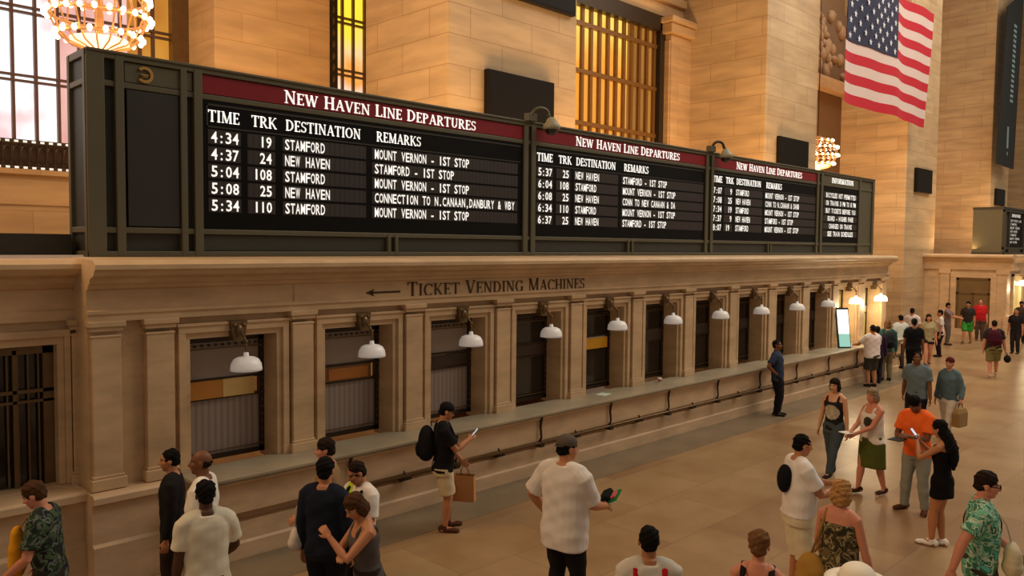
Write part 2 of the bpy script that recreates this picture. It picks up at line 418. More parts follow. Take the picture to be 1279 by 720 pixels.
# ticket windows ------------------------------------------------------
def ticket_window(i):
    a = GX0 + i * PITCH; w = OPW; c = a + w/2
    desc = {0: 'ticket window with an orange and cream sign over a ribbed grey shutter', 1: 'ticket window with a brown-orange sign strip over a ribbed grey shutter',
            2: 'closed ticket window with a ribbed grey shutter and no coloured sign', 3: 'dark ticket window just right of the shuttered ones', 4: 'dark ticket window with a bright yellow sign strip'}
    lab = desc.get(i, 'dark ticket window, %s from the left in the long row' % ORD[i])
    if i >= 10: lab = ['brightly lit yellow ticket window beside the tilted white screen', 'lit ticket window at the far right end of the row'][i-10]
    t = empty('ticket_window', (c, 9.62, 1.07), 0, lab, 'ticket window', 'ticket windows along the long stone office')
    h = w/2; Z = 1.62     # opening height
    s = MB()
    for sx in (-1, 1):
        s.box(min(sx*h, sx*(h+.07)), max(sx*h, sx*(h+.07)), -.04, 0, 0, Z)
        s.box(min(sx*(h+.07), sx*(h+.155)), max(sx*(h+.07), sx*(h+.155)), -.085, 0, 0, Z + .075)
    s.box(-h - .07, h + .07, -.04, 0, Z, Z + .075); s.box(-h - .155, h + .155, -.085, 0, Z + .075, Z + .16); s.box(-h - .175, h + .175, -.105, 0, Z + .16, Z + .195)
    s.build('surround', BOOTH, t, bevel=.006)
    # bronze frame and its glazing bars
    f = MB()
    fy0, fy1 = .31, .38
    f.box(-h, -h + .07, fy0, fy1, 0, Z).box(h - .07, h, fy0, fy1, 0, Z).box(-h, h, fy0, fy1, Z - .1, Z).box(-h, h, fy0, fy1, 0, .06)
    f.box(-h, h, fy0 - .01, fy1, 1.02, 1.055).box(-h + .07, -h + .1, fy0, fy1, 0, Z).box(-h, h, fy0 - .01, fy1, .78, .81)
    f.build('frame', DARKM, t)
    o = MB()
    for k in range(11):
        o.lathe([(.004, -.02), (.018, -.012), (.024, 0), (.018, .012), (.004, .02)], (-h + .12 + k*(w - .24)/10, fy0 - .004, Z - .14), 8)
    for k in range(15):
        for sx in (-1, 1):
            o.lathe([(.004, -.016), (.016, 0), (.004, .016)], (sx*(h - .035), fy0 - .004, .1 + k*.1), 6)
    o.box(-h + .02, h - .02, fy0 - .012, fy0, Z - .19, Z - .175).box(-h + .02, h - .02, fy0 - .012, fy0, .1, .115)
    o.build('bead_moulding', BRONZE, t)
    lit = i >= 10
    MB().box(-h + .06, h - .06, .34, .35, 1.05, Z - .05).build('upper_pane', GREYGLASS if i < 3 else DARKGLASS if not lit else LITPANE, t)
    low = MB().box(-h + .09, h - .06, .335, .35, .05, .79)
    if i < 3: low.build('shutter', SHUTTER, t)
    else: low.build('lower_pane', LITPANE if lit else DARKGLASS, t)
    if i == 0:
        MB().box(-h + .12, -.02, .28, .32, .80, 1.03).build('sign_panel', SIGN_O, t)['label'] = 'orange half of the sign'
        MB().box(-.015, h - .16, .28, .32, .80, 1.03).build('sign_panel', SIGN_C, t)['label'] = 'cream half of the sign'
    elif i == 1:
        MB().box(-h + .14, h - .16, .29, .32, .81, 1.02).build('sign_panel', SIGN_BR, t)
        MB().box(-.32, h - .22, .28, .29, .83, .99).build('sign_face', SIGN_O2, t)
    elif i == 4:
        MB().box(-h + .06, h - .12, .28, .32, .79, 1.0).build('sign_panel', SIGN_Y, t)
    else:
        MB().box(-h + .1, h - .1, .30, .33, .82, 1.01).build('sign_panel', DARKSIGN if not lit else LITPANE, t)
    k = MB()
    k.prof_y([(-.075, Z - .05), (.075, Z - .05), (.11, Z + .2), (-.11, Z + .2)], -.15, -.02)
    k.ell((0, -.15, Z + .08), .055, .05, .075, n=10, m=7).ell((-.06, -.14, Z + .15), .035, .035, .035, n=8, m=5).ell((.06, -.14, Z + .15), .035, .035, .035, n=8, m=5)
    k.build('keystone_ornament', BRONZE, t, smooth=False)
    # lamp
    lm = empty('hanging_lamp', (c, 9.44, 1.07 + Z + .02), 0,
       'white bell-shaped lamp hanging over %s' % lab.replace('ticket window', 'the ticket window', 1) if not lit else 'glowing lamp hanging over the %s' % lab, 'lamp', 'lamps hanging over the ticket windows')
    if not lit and i < 5: lm['label'] = ['white bell-shaped lamp over the ticket window with the orange and cream sign', 'white bell-shaped lamp over the second ticket window, brown-orange sign behind', 'white bell-shaped lamp over the third ticket window, the one with no coloured sign', 'white bell-shaped lamp over the first dark ticket window', 'white bell-shaped lamp over the dark ticket window with the yellow sign'][i]
    elif not lit: lm['label'] = 'white bell-shaped lamp over the dark ticket window, %s from the left' % ORD[i]
    MB().tube([(0, .05, .05), (0, -.02, .03), (.01, -.09, -.02), (.01, -.13, -.08)], .014, 8).tube([(.01, -.13, -.07), (.01, -.13, -.22)], .012, 8).ell((.01, -.13, -.07), .028, .028, .028, n=8, m=5).build('arm', BRONZE, lm, smooth=True)
    MB().lathe([(.012, .0), (.03, -.005), (.035, -.05), (.105, -.062), (.15, -.085), (.182, -.14), (.19, -.19), (.192, -.225), (.18, -.225), (.17, -.15), (.02, -.08)], (.01, -.13, -.2), 24).build('shade', SHADE if not lit else LIT, lm, smooth=True)
    MB().lathe([(.01, .012), (.178, 0), (.178, -.01), (.01, -.014)], (.01, -.13, -.415), 18).build('diffuser', BOWL if not lit else LIT, lm, smooth=True)
LITPANE = glow_pane('lit_booth_glass', [(.3, srgb(206, 150, 52)), (.6, srgb(240, 200, 104))], .75, (1.5, 1, 1))
SIGN_BR = plain('brown_sign', srgb(120, 82, 44), .5); SIGN_O2 = plain('dull_orange_sign', srgb(172, 106, 44), .5)
DARKSIGN = plain('dark_sign', srgb(58, 44, 34), .5); BOWL = plain('frosted_bowl', srgb(196, 186, 178), .3, emit=(1, .95, .9), estr=.1)
for i in range(NW): ticket_window(i)

# left recessed window/grille
t = empty('grille_window', (1.97, 10.02, 1.1), 0, 'wide dark grille window left of the corner pilaster', 'window')
s = MB()
s.box(.77, .84, -.06, 0, 0, 1.6).box(.84, .9, -.1, 0, 0, 1.69).box(-.86, -.77, -.06, 0, 0, 1.6).box(-.93, -.86, -.1, 0, 0, 1.69)
s.box(-.86, .84, -.06, 0, 1.6, 1.69).box(-.93, .9, -.1, 0, 1.69, 1.77)
s.build('surround', BOOTH, t, bevel=.006)
MB().box(-.77, .77, .16, .2, 0, 1.6).build('panel', DARKGLASS, t)
for k in range(15): x = -.72 + k*.103; MB().box(x - .008, x + .008, .1, .13, .02, 1.55).build('bar', BRONZE, t)
MB().box(-.77, -.69, .08, .16, 0, 1.6).box(.66, .77, .08, .16, 0, 1.6).box(-.77, .77, .08, .16, 1.5, 1.6).box(-.77, .77, .08, .14, 1.06, 1.1).box(-.77, .77, .08, .14, .95, .98).box(.36, .4, .08, .14, 0, 1.55).box(-.1, -.06, .08, .14, 0, 1.55).build('frame', BRONZE, t)
MB().box(-.3, .02, .05, .08, .84, 1.0).build('name_plate', BLACKP, t)
pilaster(2.73+.15, 2.94, 9.9, 'stone pilaster in the recess beside the wide grille window')

# counter -------------------------------------------------------------
ct = empty('ticket_counter', (4, 9, 1.0), 0, 'long grey stone counter shelf running under the row of ticket windows', 'counter')
MB().box(-.08, XR - 4, -.02, .66, .0, .03).box(-.1, XR - 4 + .03, -.06, .66, .03, .075).build('top', COUNTER, ct, bevel=.01)
MB().prof_x([(0, 0), (.0, -.03), (.03, -.05), (.06, -.06), (.06, 0)], -.06, XR - 4).build('underside_moulding', BOOTH_D, ct)
k = 0
x = 9.75 - 4 - PITCH*2
rx0 = x
while x < XR - 4.1:
    MB().tube([(0, .0, .0), (0, .02, -.16), (0, .0, -.34), (0, .06, -.46)], [.03, .02, .018, .024], 8).box(-.05, .05, -.03, .1, -.5, -.44).ell((0, 0, -.44), .045, .04, .035, n=8, m=5).build('bracket', DARKM, ct, loc=(x, 0, 0))
    if x + PITCH/2 < XR - 4.1:
        MB().ell((0, .03, 0), .07, .05, .035, n=10, m=6).box(-.09, .09, .0, .12, -.045, -.015).tube([(0, 0, .02), (0, .06, .07), (0, .14, .08)], .015, 6).build('foot', DARKM, ct, loc=(x + PITCH/2, 0, -.45))
    x += PITCH
MB().tube([(rx0 - .4, .0, -.43), (XR - 4.2, .0, -.43)], .022, 8).build('rail', BRONZE, ct, smooth=True)

# things on the counter
t = empty('paper_cup', (13.78, 9.42, 1.075), 0, 'small white and red paper cup standing on the stone counter', 'cup')
MB().lathe([(.03, 0), (.042, .1), (.038, .1), (.027, .006)], n=16).build('cup', plain('cup_white', srgb(236, 226, 222), .6), t, smooth=True)
MB().lathe([(.0335, .03), (.0385, .065), (.0395, .065), (.0345, .03)], n=16).build('band', plain('cup_red', srgb(170, 50, 50), .6), t)
tag(MB().box(-.14, .14, -.1, .1, 0, .006).xf(Matrix.Rotation(.2, 4, 'Z')).build('paper_sheet', plain('paper_pale', srgb(196, 212, 190), .8), loc=(11.85, 9.36, 1.075)), 'pale green sheet of paper lying on the stone counter', 'paper')
t = empty('information_screen', (22.5, 9.2, 1.075), -.7, 'tilted tall white and teal screen standing on the counter by the lit windows', 'screen')
MB().prof_x([(.06, 0), (.1, 0), (.34, 1.12), (.3, 1.12)], -.19, .19).xf(Matrix.Translation((0, -.05, 0))).build('casing', plain('casing_dark', srgb(30, 28, 26), .4), t)
MB().add([(-.16, .018, .04), (.16, .018, .04), (.16, .1, .40), (-.16, .1, .40)], [(0, 1, 2, 3)]).xf(Matrix.Translation((0, -.03, 0))).build('lower_display', emis('teal_glow', srgb(150, 205, 190), .8), t)
MB().add([(-.16, .1, .40), (.16, .1, .40), (.16, .247, 1.07), (-.16, .247, 1.07)], [(0, 1, 2, 3)]).xf(Matrix.Translation((0, -.03, 0))).build('upper_display', emis('white_glow', (1, .96, .84), 1.6), t)

# engraved lettering
t = empty('engraved_sign', (0, 0, 0), 0, 'dark engraved words TICKET VENDING MACHINES with left arrow on the stone frieze', 'sign')
m = MB(); serif_text(m, 'TICKET VENDING MACHINES', 7.33, 11.45, 3.085, .19, 9.508, .008, 1.16); m.build('lettering', ENGRAVE, t)
MB().box(6.68, 7.2, 9.508, 9.516, 3.155, 3.185).add([(6.58, 9.508, 3.17), (6.74, 9.508, 3.115), (6.7, 9.508, 3.17), (6.74, 9.508, 3.225)], [(0, 1, 2), (0, 2, 3)]).build('arrow', ENGRAVE, t)

# departures board ----------------------------------------------------
BY = 10.2
def board_board():
    T = empty('departures_board', (3.16, BY, 3.68), 0, 'long olive metal departures board with red title bands on top of the ticket office', 'departures board')
    M = Matrix.Translation((-3.16, -BY, -3.68))
    def P(mb, name, mat, par=None, bevel=0): return mb.xf(M).build(name, mat, par or T, bevel=bevel)
    X0, X1 = 3.16, 26.85
    P(MB().box(X0 + .03, X1 - .03, BY + .06, BY + .6, 3.7, 6.03), 'casing', OLIVE_D)
    f = MB()
    for z0, z1, d in ((6.03, 6.11, .03), (5.71, 5.78, .01), (3.97, 4.04, .01), (3.68, 3.75, .03)):
        P(MB().box(X0, X1, BY - d, BY + .08, z0, z1), 'rail', OLIVE, bevel=.008)
    for z0, z1 in ((5.71, 5.78), (3.97, 4.04), (3.68, 3.75), (6.03, 6.11)): P(MB().box(X0 - .005, X0 + .05, BY, BY + .64, z0, z1), 'side_rail', OLIVE, bevel=.008)
    P(MB().box(X0, X1, BY - .05, BY + .64, 6.09, 6.125), 'cap', OLIVE, bevel=.008)
    for a, b, z0, z1 in ((3.16, 3.36, 3.68, 6.12), (3.48, 3.58, 3.68, 6.09), (4.26, 4.34, 3.68, 6.06), (4.43, 4.54, 3.68, 6.09), (10.47, 10.59, 3.68, 6.09), (10.67, 10.79, 3.68, 6.09), (16.62, 16.74, 3.68, 6.09), (16.86, 16.98, 3.68, 6.09),
                 (22.6, 22.72, 3.68, 6.09), (22.86, 23.0, 3.68, 6.09), (25.62, 25.74, 3.68, 6.09), (26.7, 26.85, 3.68, 6.12), (7.46, 7.52, 3.7, 4.0), (7.6, 7.66, 3.7, 4.0), (13.62, 13.68, 3.7, 4.0), (13.76, 13.82, 3.7, 4.0), (19.72, 19.78, 3.7, 4.0), (19.86, 19.92, 3.7, 4.0)):
        P(MB().box(a, b, BY - .035, BY + .08, z0, z1), 'post', OLIVE, bevel=.008)
    for y in (BY + .0, BY + .56): P(MB().box(X0 - .012, X0 + .05, y, y + .08, 3.68, 6.11), 'post', OLIVE, bevel=.008)
    for a, b in ((10.59, 10.67), (16.74, 16.86), (22.72, 22.86)): P(MB().box(a, b, BY + .01, BY + .06, 3.75, 6.03), 'post_infill', OLIVE_D)
    P(MB().box(3.62, 4.24, BY - .005, BY + .06, 4.06, 5.7), 'blank_panel', BLANK)
    P(MB().box(3.6, 4.42, BY + .0, BY + .06, 5.79, 6.02), 'end_panel', OLIVE); P(MB().box(25.74, 26.7, BY + .01, BY + .06, 3.75, 6.02), 'end_panel', OLIVE)
    P(MB().box(4.56, 26.7, BY + .03, BY + .06, 3.76, 3.96), 'lower_panel', LOWP)
    e = MB()
    for k in range(20):
        a0, a1 = math.radians(-140 + k*14), math.radians(-140 + (k+1)*14)
        c = (3.83, 5.90)
        e.add([(c[0] + r*math.cos(a), y, c[1] + r*math.sin(a)) for y in (BY - .03, BY) for a in (a0, a1) for r in (.065, .1)], [(0, 1, 3, 2), (1, 5, 7, 3), (0, 2, 6, 4)])
    e.box(3.78, 3.87, BY - .03, BY, 5.89, 5.905).box(3.80, 3.86, BY - .03, BY, 5.87, 5.88)
    P(e, 'emblem', BRASS)
    rows1 = [('4:34', ' 19', 'STAMFORD', 'MOUNT VERNON - 1ST STOP'), ('4:37', ' 24', 'NEW HAVEN', 'STAMFORD - 1ST STOP'), ('5:04', '108', 'STAMFORD', 'MOUNT VERNON - 1ST STOP'), ('5:08', ' 25', 'NEW HAVEN', 'CONNECTION TO N.CANAAN,DANBURY & WBY'), ('5:34', '110', 'STAMFORD', 'MOUNT VERNON - 1ST STOP')]
    rows2 = [('5:37', ' 25', 'NEW HAVEN', 'STAMFORD - 1ST STOP'), ('6:04', '108', 'STAMFORD', 'MOUNT VERNON - 1ST STOP'), ('6:08', ' 25', 'NEW HAVEN', 'CONN TO NEW CANAAN & DA'), ('6:34', '110', 'STAMFORD', 'MOUNT VERNON - 1ST STOP'), ('6:37', ' 25', 'NEW HAVEN', 'STAMFORD - 1ST STOP')]
    rows3 = [('7:07', '  9', 'STAMFORD', 'MOUNT VERNON - 1ST STOP'), ('7:08', ' 25', 'NEW HAVEN', 'CONN TO N.CANAAN & DANB'), ('7:34', ' 19', 'STAMFORD', 'MOUNT VERNON - 1ST STOP'), ('7:37', '  9', 'NEW HAVEN', 'STAMFORD - 1ST STOP'), ('8:07', '19', 'STAMFORD', 'MOUNT VERNON - 1ST STOP')]
    Y = BY - .012
    for s, (off, rows) in enumerate(((0, rows1), (6.22, rows2), (12.34, rows3))):
        xa = (4.54, 10.79, 16.98)[s]; xb = (10.47, 16.62, 22.6)[s]
        D = P(MB().box(xa, xb, BY + .0, BY + .06, 4.04, 5.71), 'display_section', BLACKP)
        D['label'] = ['black display of the first section, five bright rows', 'black display of the middle section', 'black display of the third section'][s]
        P(MB().box(xa, xb, BY - .002, BY + .06, 5.79, 6.02), 'title_band', RED, D)
        m = MB(); serif_text(m, 'NEW HAVEN LINE DEPARTURES', 5.71 + off, 9.32 + off, 5.815, .155, BY - .012, .006, 1.13); P(m, 'title_lettering', LETTER, D)
        h = MB(); h.box(xa + .06, xb - .06, BY - .006, BY, 5.64, 5.665).box(xa + .06, xb - .06, BY - .006, BY, 5.36, 5.38).box(xa + .06, xa + .08, BY - .006, BY, 5.36, 5.66)
        P(h, 'header_border', OLIVE_D, D)
        m = MB()
        for w, a, b in (('TIME', 4.62, 5.06), ('TRK', 5.22, 5.6), ('DESTINATION', 5.73, 6.98), ('REMARKS', 7.26, 8.13)):
            serif_text(m, w, a + off, b + off, 5.435, .15, Y, .006, 1.0)
        P(m, 'header_lettering', LETTER, D)
        fl = MB(); m = MB()
        for r, (a, b, c, d) in enumerate(rows):
            z = 5.17 - r*.2215
            for x0, x1 in ((4.64, 5.05), (5.18, 5.55), (5.7, 7.05), (7.2, 10.32)):
                fl.box(x0 + off - .02, min(x1 + off + .02, xb - .05), BY - .004, BY, z - .02, z + .165)
            cell_text(m, a, 4.65 + off, z, .098, .142, Y); cell_text(m, b, 5.24 + off, z, .093, .142, Y)
            cell_text(m, c, 5.71 + off, z, .081, .142, Y); cell_text(m, d, 7.22 + off, z, .0845, .142, Y)
        P(fl, 'flap_row', FLAP, D); P(m, 'flap_lettering', LETTER, D)
    D = P(MB().box(23.0, 25.62, BY, BY + .06, 4.04, 5.71), 'display_section', BLACKP); D['label'] = 'narrow display at the far end with centred lines'
    P(MB().box(23.0, 25.62, BY - .002, BY + .06, 5.79, 6.02), 'title_band', OLIVE, D)
    m = MB(); serif_text(m, 'INFORMATION', 23.62, 25.2, 5.82, .15, Y, .006); P(m, 'title_lettering', LETTER, D)
    m = MB(); fl = MB()
    for r, tx in enumerate(('BICYCLES NOT PERMITTED', 'ON TRAINS 3 PM TO 8 PM', 'BUY TICKETS BEFORE YOU', 'BOARD - HIGHER FARE', 'CHARGED ON TRAINS', 'SEE TRAIN SCHEDULES')):
        z = 5.38 - r*.228; cw = .098
        fl.box(23.1, 25.55, BY - .004, BY, z - .02, z + .16)
        cell_text(m, tx, 24.32 - len(tx)*cw/2, z, cw, .14, Y)
    P(fl, 'flap_row', FLAP, D); P(m, 'flap_lettering', LETTER, D)
BLANK = ribbed('blank_panel_dark', srgb(36, 31, 27), .09, .08, 2); LOWP = plain('lower_panel', srgb(58, 56, 48), .5, .1, .25, 1.0)
board_board()

for k, (x, z, lab) in enumerate(((10.63, 6.12, 'dome camera on a curved arm above the post by the first display'), (16.8, 6.12, 'dome camera on a curved arm above the post by the third display'))):
    t = empty('dome_camera', (x, 10.12, z), 0, lab, 'camera', 'dome cameras on the departures board')
    MB().box(-.12, .1, -.03, .1, 0, .14).build('mount', OLIVE, t, bevel=.01)
    MB().tube([(-.02, .0, .1)] + [(.16 - .16*math.cos(a), -.1*math.sin(a/2), .14 + .11*math.sin(a)) for a in np.linspace(.2, PI, 9)] + [(.32, -.14, .08)], .032, 10).build('arm', OLIVE if k == 0 else DARKM, t, smooth=True)
    MB().lathe([(.03, .12), (.08, .09), (.11, .02), (.16, -.03), (.165, -.08), (.15, -.11), (.01, -.11)], (.34, -.16, -.02), 20).build('housing', plain('camera_grey', srgb(150, 144, 122), .5), t, smooth=True)
    MB().ell((.34, -.16, -.13), .125, .125, .1, n=16, m=9).build('dome', DARKGLASS, t, smooth=True)

# far board + far booth ------------------------------------------------
t = empty('departures_board', (42.5, 10.2, 3.68), 0, 'far departures board at the right edge above the second ticket office', 'departures board')
MB().box(0, 14, .05, 1.3, 0, 2.2).build('casing', OLIVE, t)
MB().box(.9, 3.3, .0, .05, .35, 1.95).build('display_section', BLACKP, t); MB().box(3.7, 9, 0, .05, .35, 1.95).build('display_section', BLACKP, t)
f = MB()
for a in (0, .75, 3.45, 9.1): f.box(a, a + .14, -.05, .06, 0, 2.2)
for z in (0, .25, 2.0, 2.12): f.box(0, 14, -.04, .06, z, z + .09)
f.box(-.02, .06, .0, 1.32, 2.1, 2.22).box(-.02, .06, .0, 1.32, 0, .1)
f.build('rail', OLIVE_D, t)
m = MB(); serif_text(m, 'DEPARTURES', 1.3, 2.9, 1.78, .14, -.01)
for r in range(7): cell_text(m, ['NEW HAVEN LINE', 'STAMFORD', 'MOUNT VERNON', 'NEW HAVEN', 'STAMFORD', 'MOUNT VERNON', 'NEW HAVEN'][r], 1.1, 1.55 - r*.17, .14, .11, -.01)
m.build('lettering', emis('dim_lettering', (1, .97, .9), .35), t)
fb = MB()
fb.box(40.75, 60, 9.6, 14.6, 0, 3.3); fb.build('wall_far_office', BOOTH, kind='structure')
MB().prof_x([(9.5, 2.97), (9.5, 3.3), (9.4, 3.42), (9.2, 3.55), (9.2, 3.63), (9.3, 3.68), (15, 3.68), (15, 2.97)], 40.72, 60).build('trim_6', BOOTH, kind='structure')
pv = MB()
pv.prof_y([(40.66, 2.97), (40.66, 3.3), (40.56, 3.42), (40.4, 3.55), (40.4, 3.63), (40.5, 3.68), (40.8, 3.68), (40.8, 2.97)], 9.3, 14.6)
pv.build('trim_7', BOOTH, kind='structure')
MB().box(40.62, 40.8, 9.55, 14.6, 0, .25).box(40.55, 41.5, 9.3, 9.62, 0, .95).box(41.5, 60, 9.2, 9.62, 0, .95).build('trim_8', BOOTH_D, kind='structure')
d = empty('door_1', (40.75, 10.9, 0), 0, 'tall bronze-framed doorway in the near end of the far ticket office', 'door', kind='structure')
MB().box(-.1, -.0, -.95, -.7, 0, 2.6).box(-.1, -.0, .7, .95, 0, 2.6).box(-.1, -.0, -.95, .95, 2.6, 2.85).build('surround', BOOTH, d, bevel=.02)
MB().box(-.04, .0, -.7, .7, 0, 2.6).build('leaf', plain('door_leaf_brown', srgb(120, 96, 62), .3, 0, .3, 1.2), d)  # mottled brown door leaf
MB().box(-.06, -.03, -.7, -.6, 0, 2.6).box(-.06, -.03, .6, .7, 0, 2.6).box(-.06, -.03, -.7, .7, 2.5, 2.6).box(-.06, -.03, -.7, .7, 1.85, 1.93).box(-.06, -.03, -.05, .05, 0, 1.9).build('frame', BRONZE, d)
for y, lab in ((12.1, 'stone pilaster left of the doorway on the far ticket office'), (13.9, 'leftmost stone pilaster on the end of the far ticket office'), (9.75, 'stone pilaster on the near corner of the far ticket office')):
    tag(MB().box(-.07, .02, -.2, .2, .2, 2.85).box(-.1, .02, -.24, .24, 0, .22).box(-.11, .02, -.25, .25, 2.78, 2.98).build('pilaster', BOOTH, loc=(40.75, y, 0), bevel=.01), lab, 'pilaster')
t = empty('ticket_window', (42.3, 9.58, 1.0), 0, 'glowing ticket window of the far office at the right edge', 'ticket window')
MB().box(-.6, .6, -.02, .0, 0, 1.7).build('pane', LITPANE, t); MB().box(-.7, -.6, -.08, .02, 0, 1.8).box(.6, .7, -.08, .02, 0, 1.8).box(-.7, .7, -.08, .02, 1.7, 1.8).build('frame', BOOTH, t)
t = empty('hanging_lamp', (42.4, 9.3, 2.4), 0, 'glowing lamp over the far ticket window at the right edge', 'lamp')
MB().lathe([(.02, .12), (.1, .1), (.3, 0), (.28, -.1), (.02, -.14)], n=16).build('shade', LIT, t, smooth=True); MB().tube([(0, .25, .35), (0, .02, .3), (0, 0, .1)], .02, 6).build('arm', BRONZE, t)

# piers -----------------------------------------------------------------
def pier(x0, x1, y1, lab):
    t = empty('stone_pier', ((x0 + x1)/2, 13, 0), 0, lab, 'pier', 'square stone piers behind the ticket offices')
    w = (x1 - x0)/2
    MB().box(-w, w, 0, y1 - 13, 0, 26).build('shaft', STONE_FRONT, t, bevel=.03)
    return t
pier(11.08, 15.2, 16.0, 'massive square stone pier carrying the first black screen')
pier(24.81, 28.7, 16.6, 'massive square stone pier between the barred window and the flag')
pier(37.9, 41.95, 16.2, 'massive square stone pier directly behind the hanging flag')
pier(51.05, 54.7, 16.2, 'massive square stone pier behind the dark hanging banner')
pier(64.5, 68.4, 16.2, 'farthest square stone pier at the right edge')

# left bay: tall windows, inner stone block ------------------------------
WY = 18.4
MB().box(-8, 14, WY - .1, WY + .6, 0, 5.3).box(-8, 11.2, WY + .06, WY + .6, 14.5, 26).box(7.87, 10.75, 17.0, 18.36, 0, 26).box(11.0, 26, 18.9, 19.2, 14, 26).build('wall_back', STONE_WALL, kind='structure', bevel=.02)
MB().prof_x([(WY - .1, 5.15), (WY - .22, 5.2), (WY - .22, 5.3), (WY, 5.32), (WY, 5.15)], -8, 14).box(-8, 14, WY - .14, WY, 4.6, 4.66).build('trim_9', STONE_WALL, kind='structure')
PANE_W = glow_pane('bright_daylight_glass', [(.30, srgb(196, 160, 190)), (.42, srgb(238, 196, 196)), (.5, (1, .98, 1)), (.7, (1, 1, 1))], 1.25, (.55, 1, .5))
PANE_P = glow_pane('pink_daylight_glass', [(.3, srgb(222, 150, 140)), (.5, srgb(244, 190, 180)), (.68, srgb(255, 224, 214))], 1.0, (.8, 1, .5))
MULL = plain('window_mullion_brown', srgb(92, 66, 58), .5, .2, .15)  # the bright window's bloom over the bars is put into this brown
PANE_A = glow_pane('amber_lit_glass', [(.3, srgb(206, 128, 40)), (.5, srgb(240, 168, 60)), (.7, srgb(250, 196, 84))], .8, (.6, 1, .3))
PANE_Y = glow_pane('yellow_white_glass', [(.0, (1, 1, 1)), (.26, srgb(250, 225, 215)), (.38, srgb(232, 150, 60)), (.5, srgb(240, 196, 140)), (.62, srgb(252, 214, 60)), (1, srgb(255, 224, 50))], 1.25, (1.6, 1, 1.6), .75, 7.2, 10.8)
PANE_B = glow_pane('amber_barred_glass', [(.0, (1, 1, 1)), (.16, srgb(240, 214, 190)), (.27, srgb(214, 138, 44)), (.5, srgb(226, 150, 50)), (.7, srgb(255, 214, 96)), (.86, srgb(236, 170, 100))], 1.25, (1.2, 1, .8), .55, 7.0, 12.2)
PANE_D = glow_pane('dull_amber_glass', [(.3, srgb(166, 108, 40)), (.6, srgb(204, 138, 54))], .75, (.8, 1, .3))
w1 = empty('window_1', (0, WY, 5.3), 0, 'tall bright window with dark grid behind the chandelier', 'window', kind='structure')
MB().box(-8, 5.2, .12, .14, .6, 12).build('pane', PANE_W, w1); MB().box(5.2, 6.6, .12, .14, .6, 12).build('pane', PANE_P, w1); MB().box(6.6, 7.6, .12, .14, .6, 12).build('pane', PANE_A, w1)
g = MB()
xx = 4.38
xs = [4.38 + .41*k for k in range(-10, 7)] + [7.12]
for x in xs: g.box(x - .028, x + .028, 0, .1, .6, 12)
for z in (1.75, 3.11, 4.47, 5.83, 7.2, 8.6):
    g.box(-8, 7.6, -.01, .09, z, z + .045).box(-8, 7.6, -.01, .09, z + .11, z + .155)
g.build('mullion', MULL, w1)
MB().box(7.5, 7.9, -.1, .14, 0, 12).build('frame', BRONZE, w1)
r = MB()
r.box(-8, 7.6, -.06, 0, .0, .08).box(-8, 7.6, -.06, 0, .52, .6)
for k in range(60):
    x = -1.5 + k*.155
    r.rings([[(x + .07*math.cos(a) + rr*math.cos(a)*math.cos(b), -.03 + rr*math.sin(b), .3 + .17*math.sin(a) + rr*math.sin(a)*math.cos(b)) for b in (0, 2.09, 4.19)] for a in [2*PI*i/12 for i in range(12)] for rr in (.022,)], closed=True)
    r.box(x + .07, x + .085, -.045, -.015, .05, .55)
r.build('grille_railing', DARKM, w1)
bd = MB()
for k in range(60):
    x = -1.5 + k*.155
    bd.box(x - .035, x + .035, -.075, -.06, .02, .06).box(x - .035, x + .035, -.075, -.06, .54, .58)
bd.build('light_gap_row', emis('daylight_gap_glow', (1, .95, .9), .7), w1)  # glowing blocks stand in for daylight seen through the grille
MB().box(-8, 7.6, .1, .12, 0, .6).build('lower_backing', plain('rail_backing', srgb(84, 56, 44), .6), w1)
w2 = empty('window_2', (11.6, WY, 5.3), 0, 'narrow tall window of yellow and white panes left of the first pier', 'window', kind='structure')
MB().box(-.2, 3.2, .2, .22, 0, 13).build('pane', PANE_Y, w2)
g = MB()
for x in (.5, .84, 1.2, 1.6): g.box(x - .03, x + .03, .1, .18, 0, 13)
for z in (.3, 1.7, 3.05, 4.42, 5.78, 7.1): g.box(.1, 3.2, .07, .17, z, z + .05).box(.1, 3.2, .07, .17, z + .13, z + .18)
g.build('mullion', BRONZE, w2)
MB().box(-.9, .27, 0, .22, 0, 13).build('frame', DARKM, w2)
r = MB()
for k in range(26): r.ell((.12, -.0, .2 + k*.3), .06, .05, .11, n=8, m=5)
r.build('bead_moulding', BRONZE, w2)

# dark roof box left of the board
tag(MB().box(-5, 3.1, -.3, .5, 0, .27).build('roof_duct', OLIVE_D, loc=(0, 10.9, 3.68)), 'low dark olive box lying on the office roof left of the departures board', 'roof box')
tag(MB().box(-5, 3.1, -.02, .02, 0, .03).build('roof_edge_strip', plain('pale_edge', srgb(214, 204, 196), .4), loc=(0, 10.2, 3.675)), 'thin pale edge strip on the roof left of the departures board', 'edge strip')

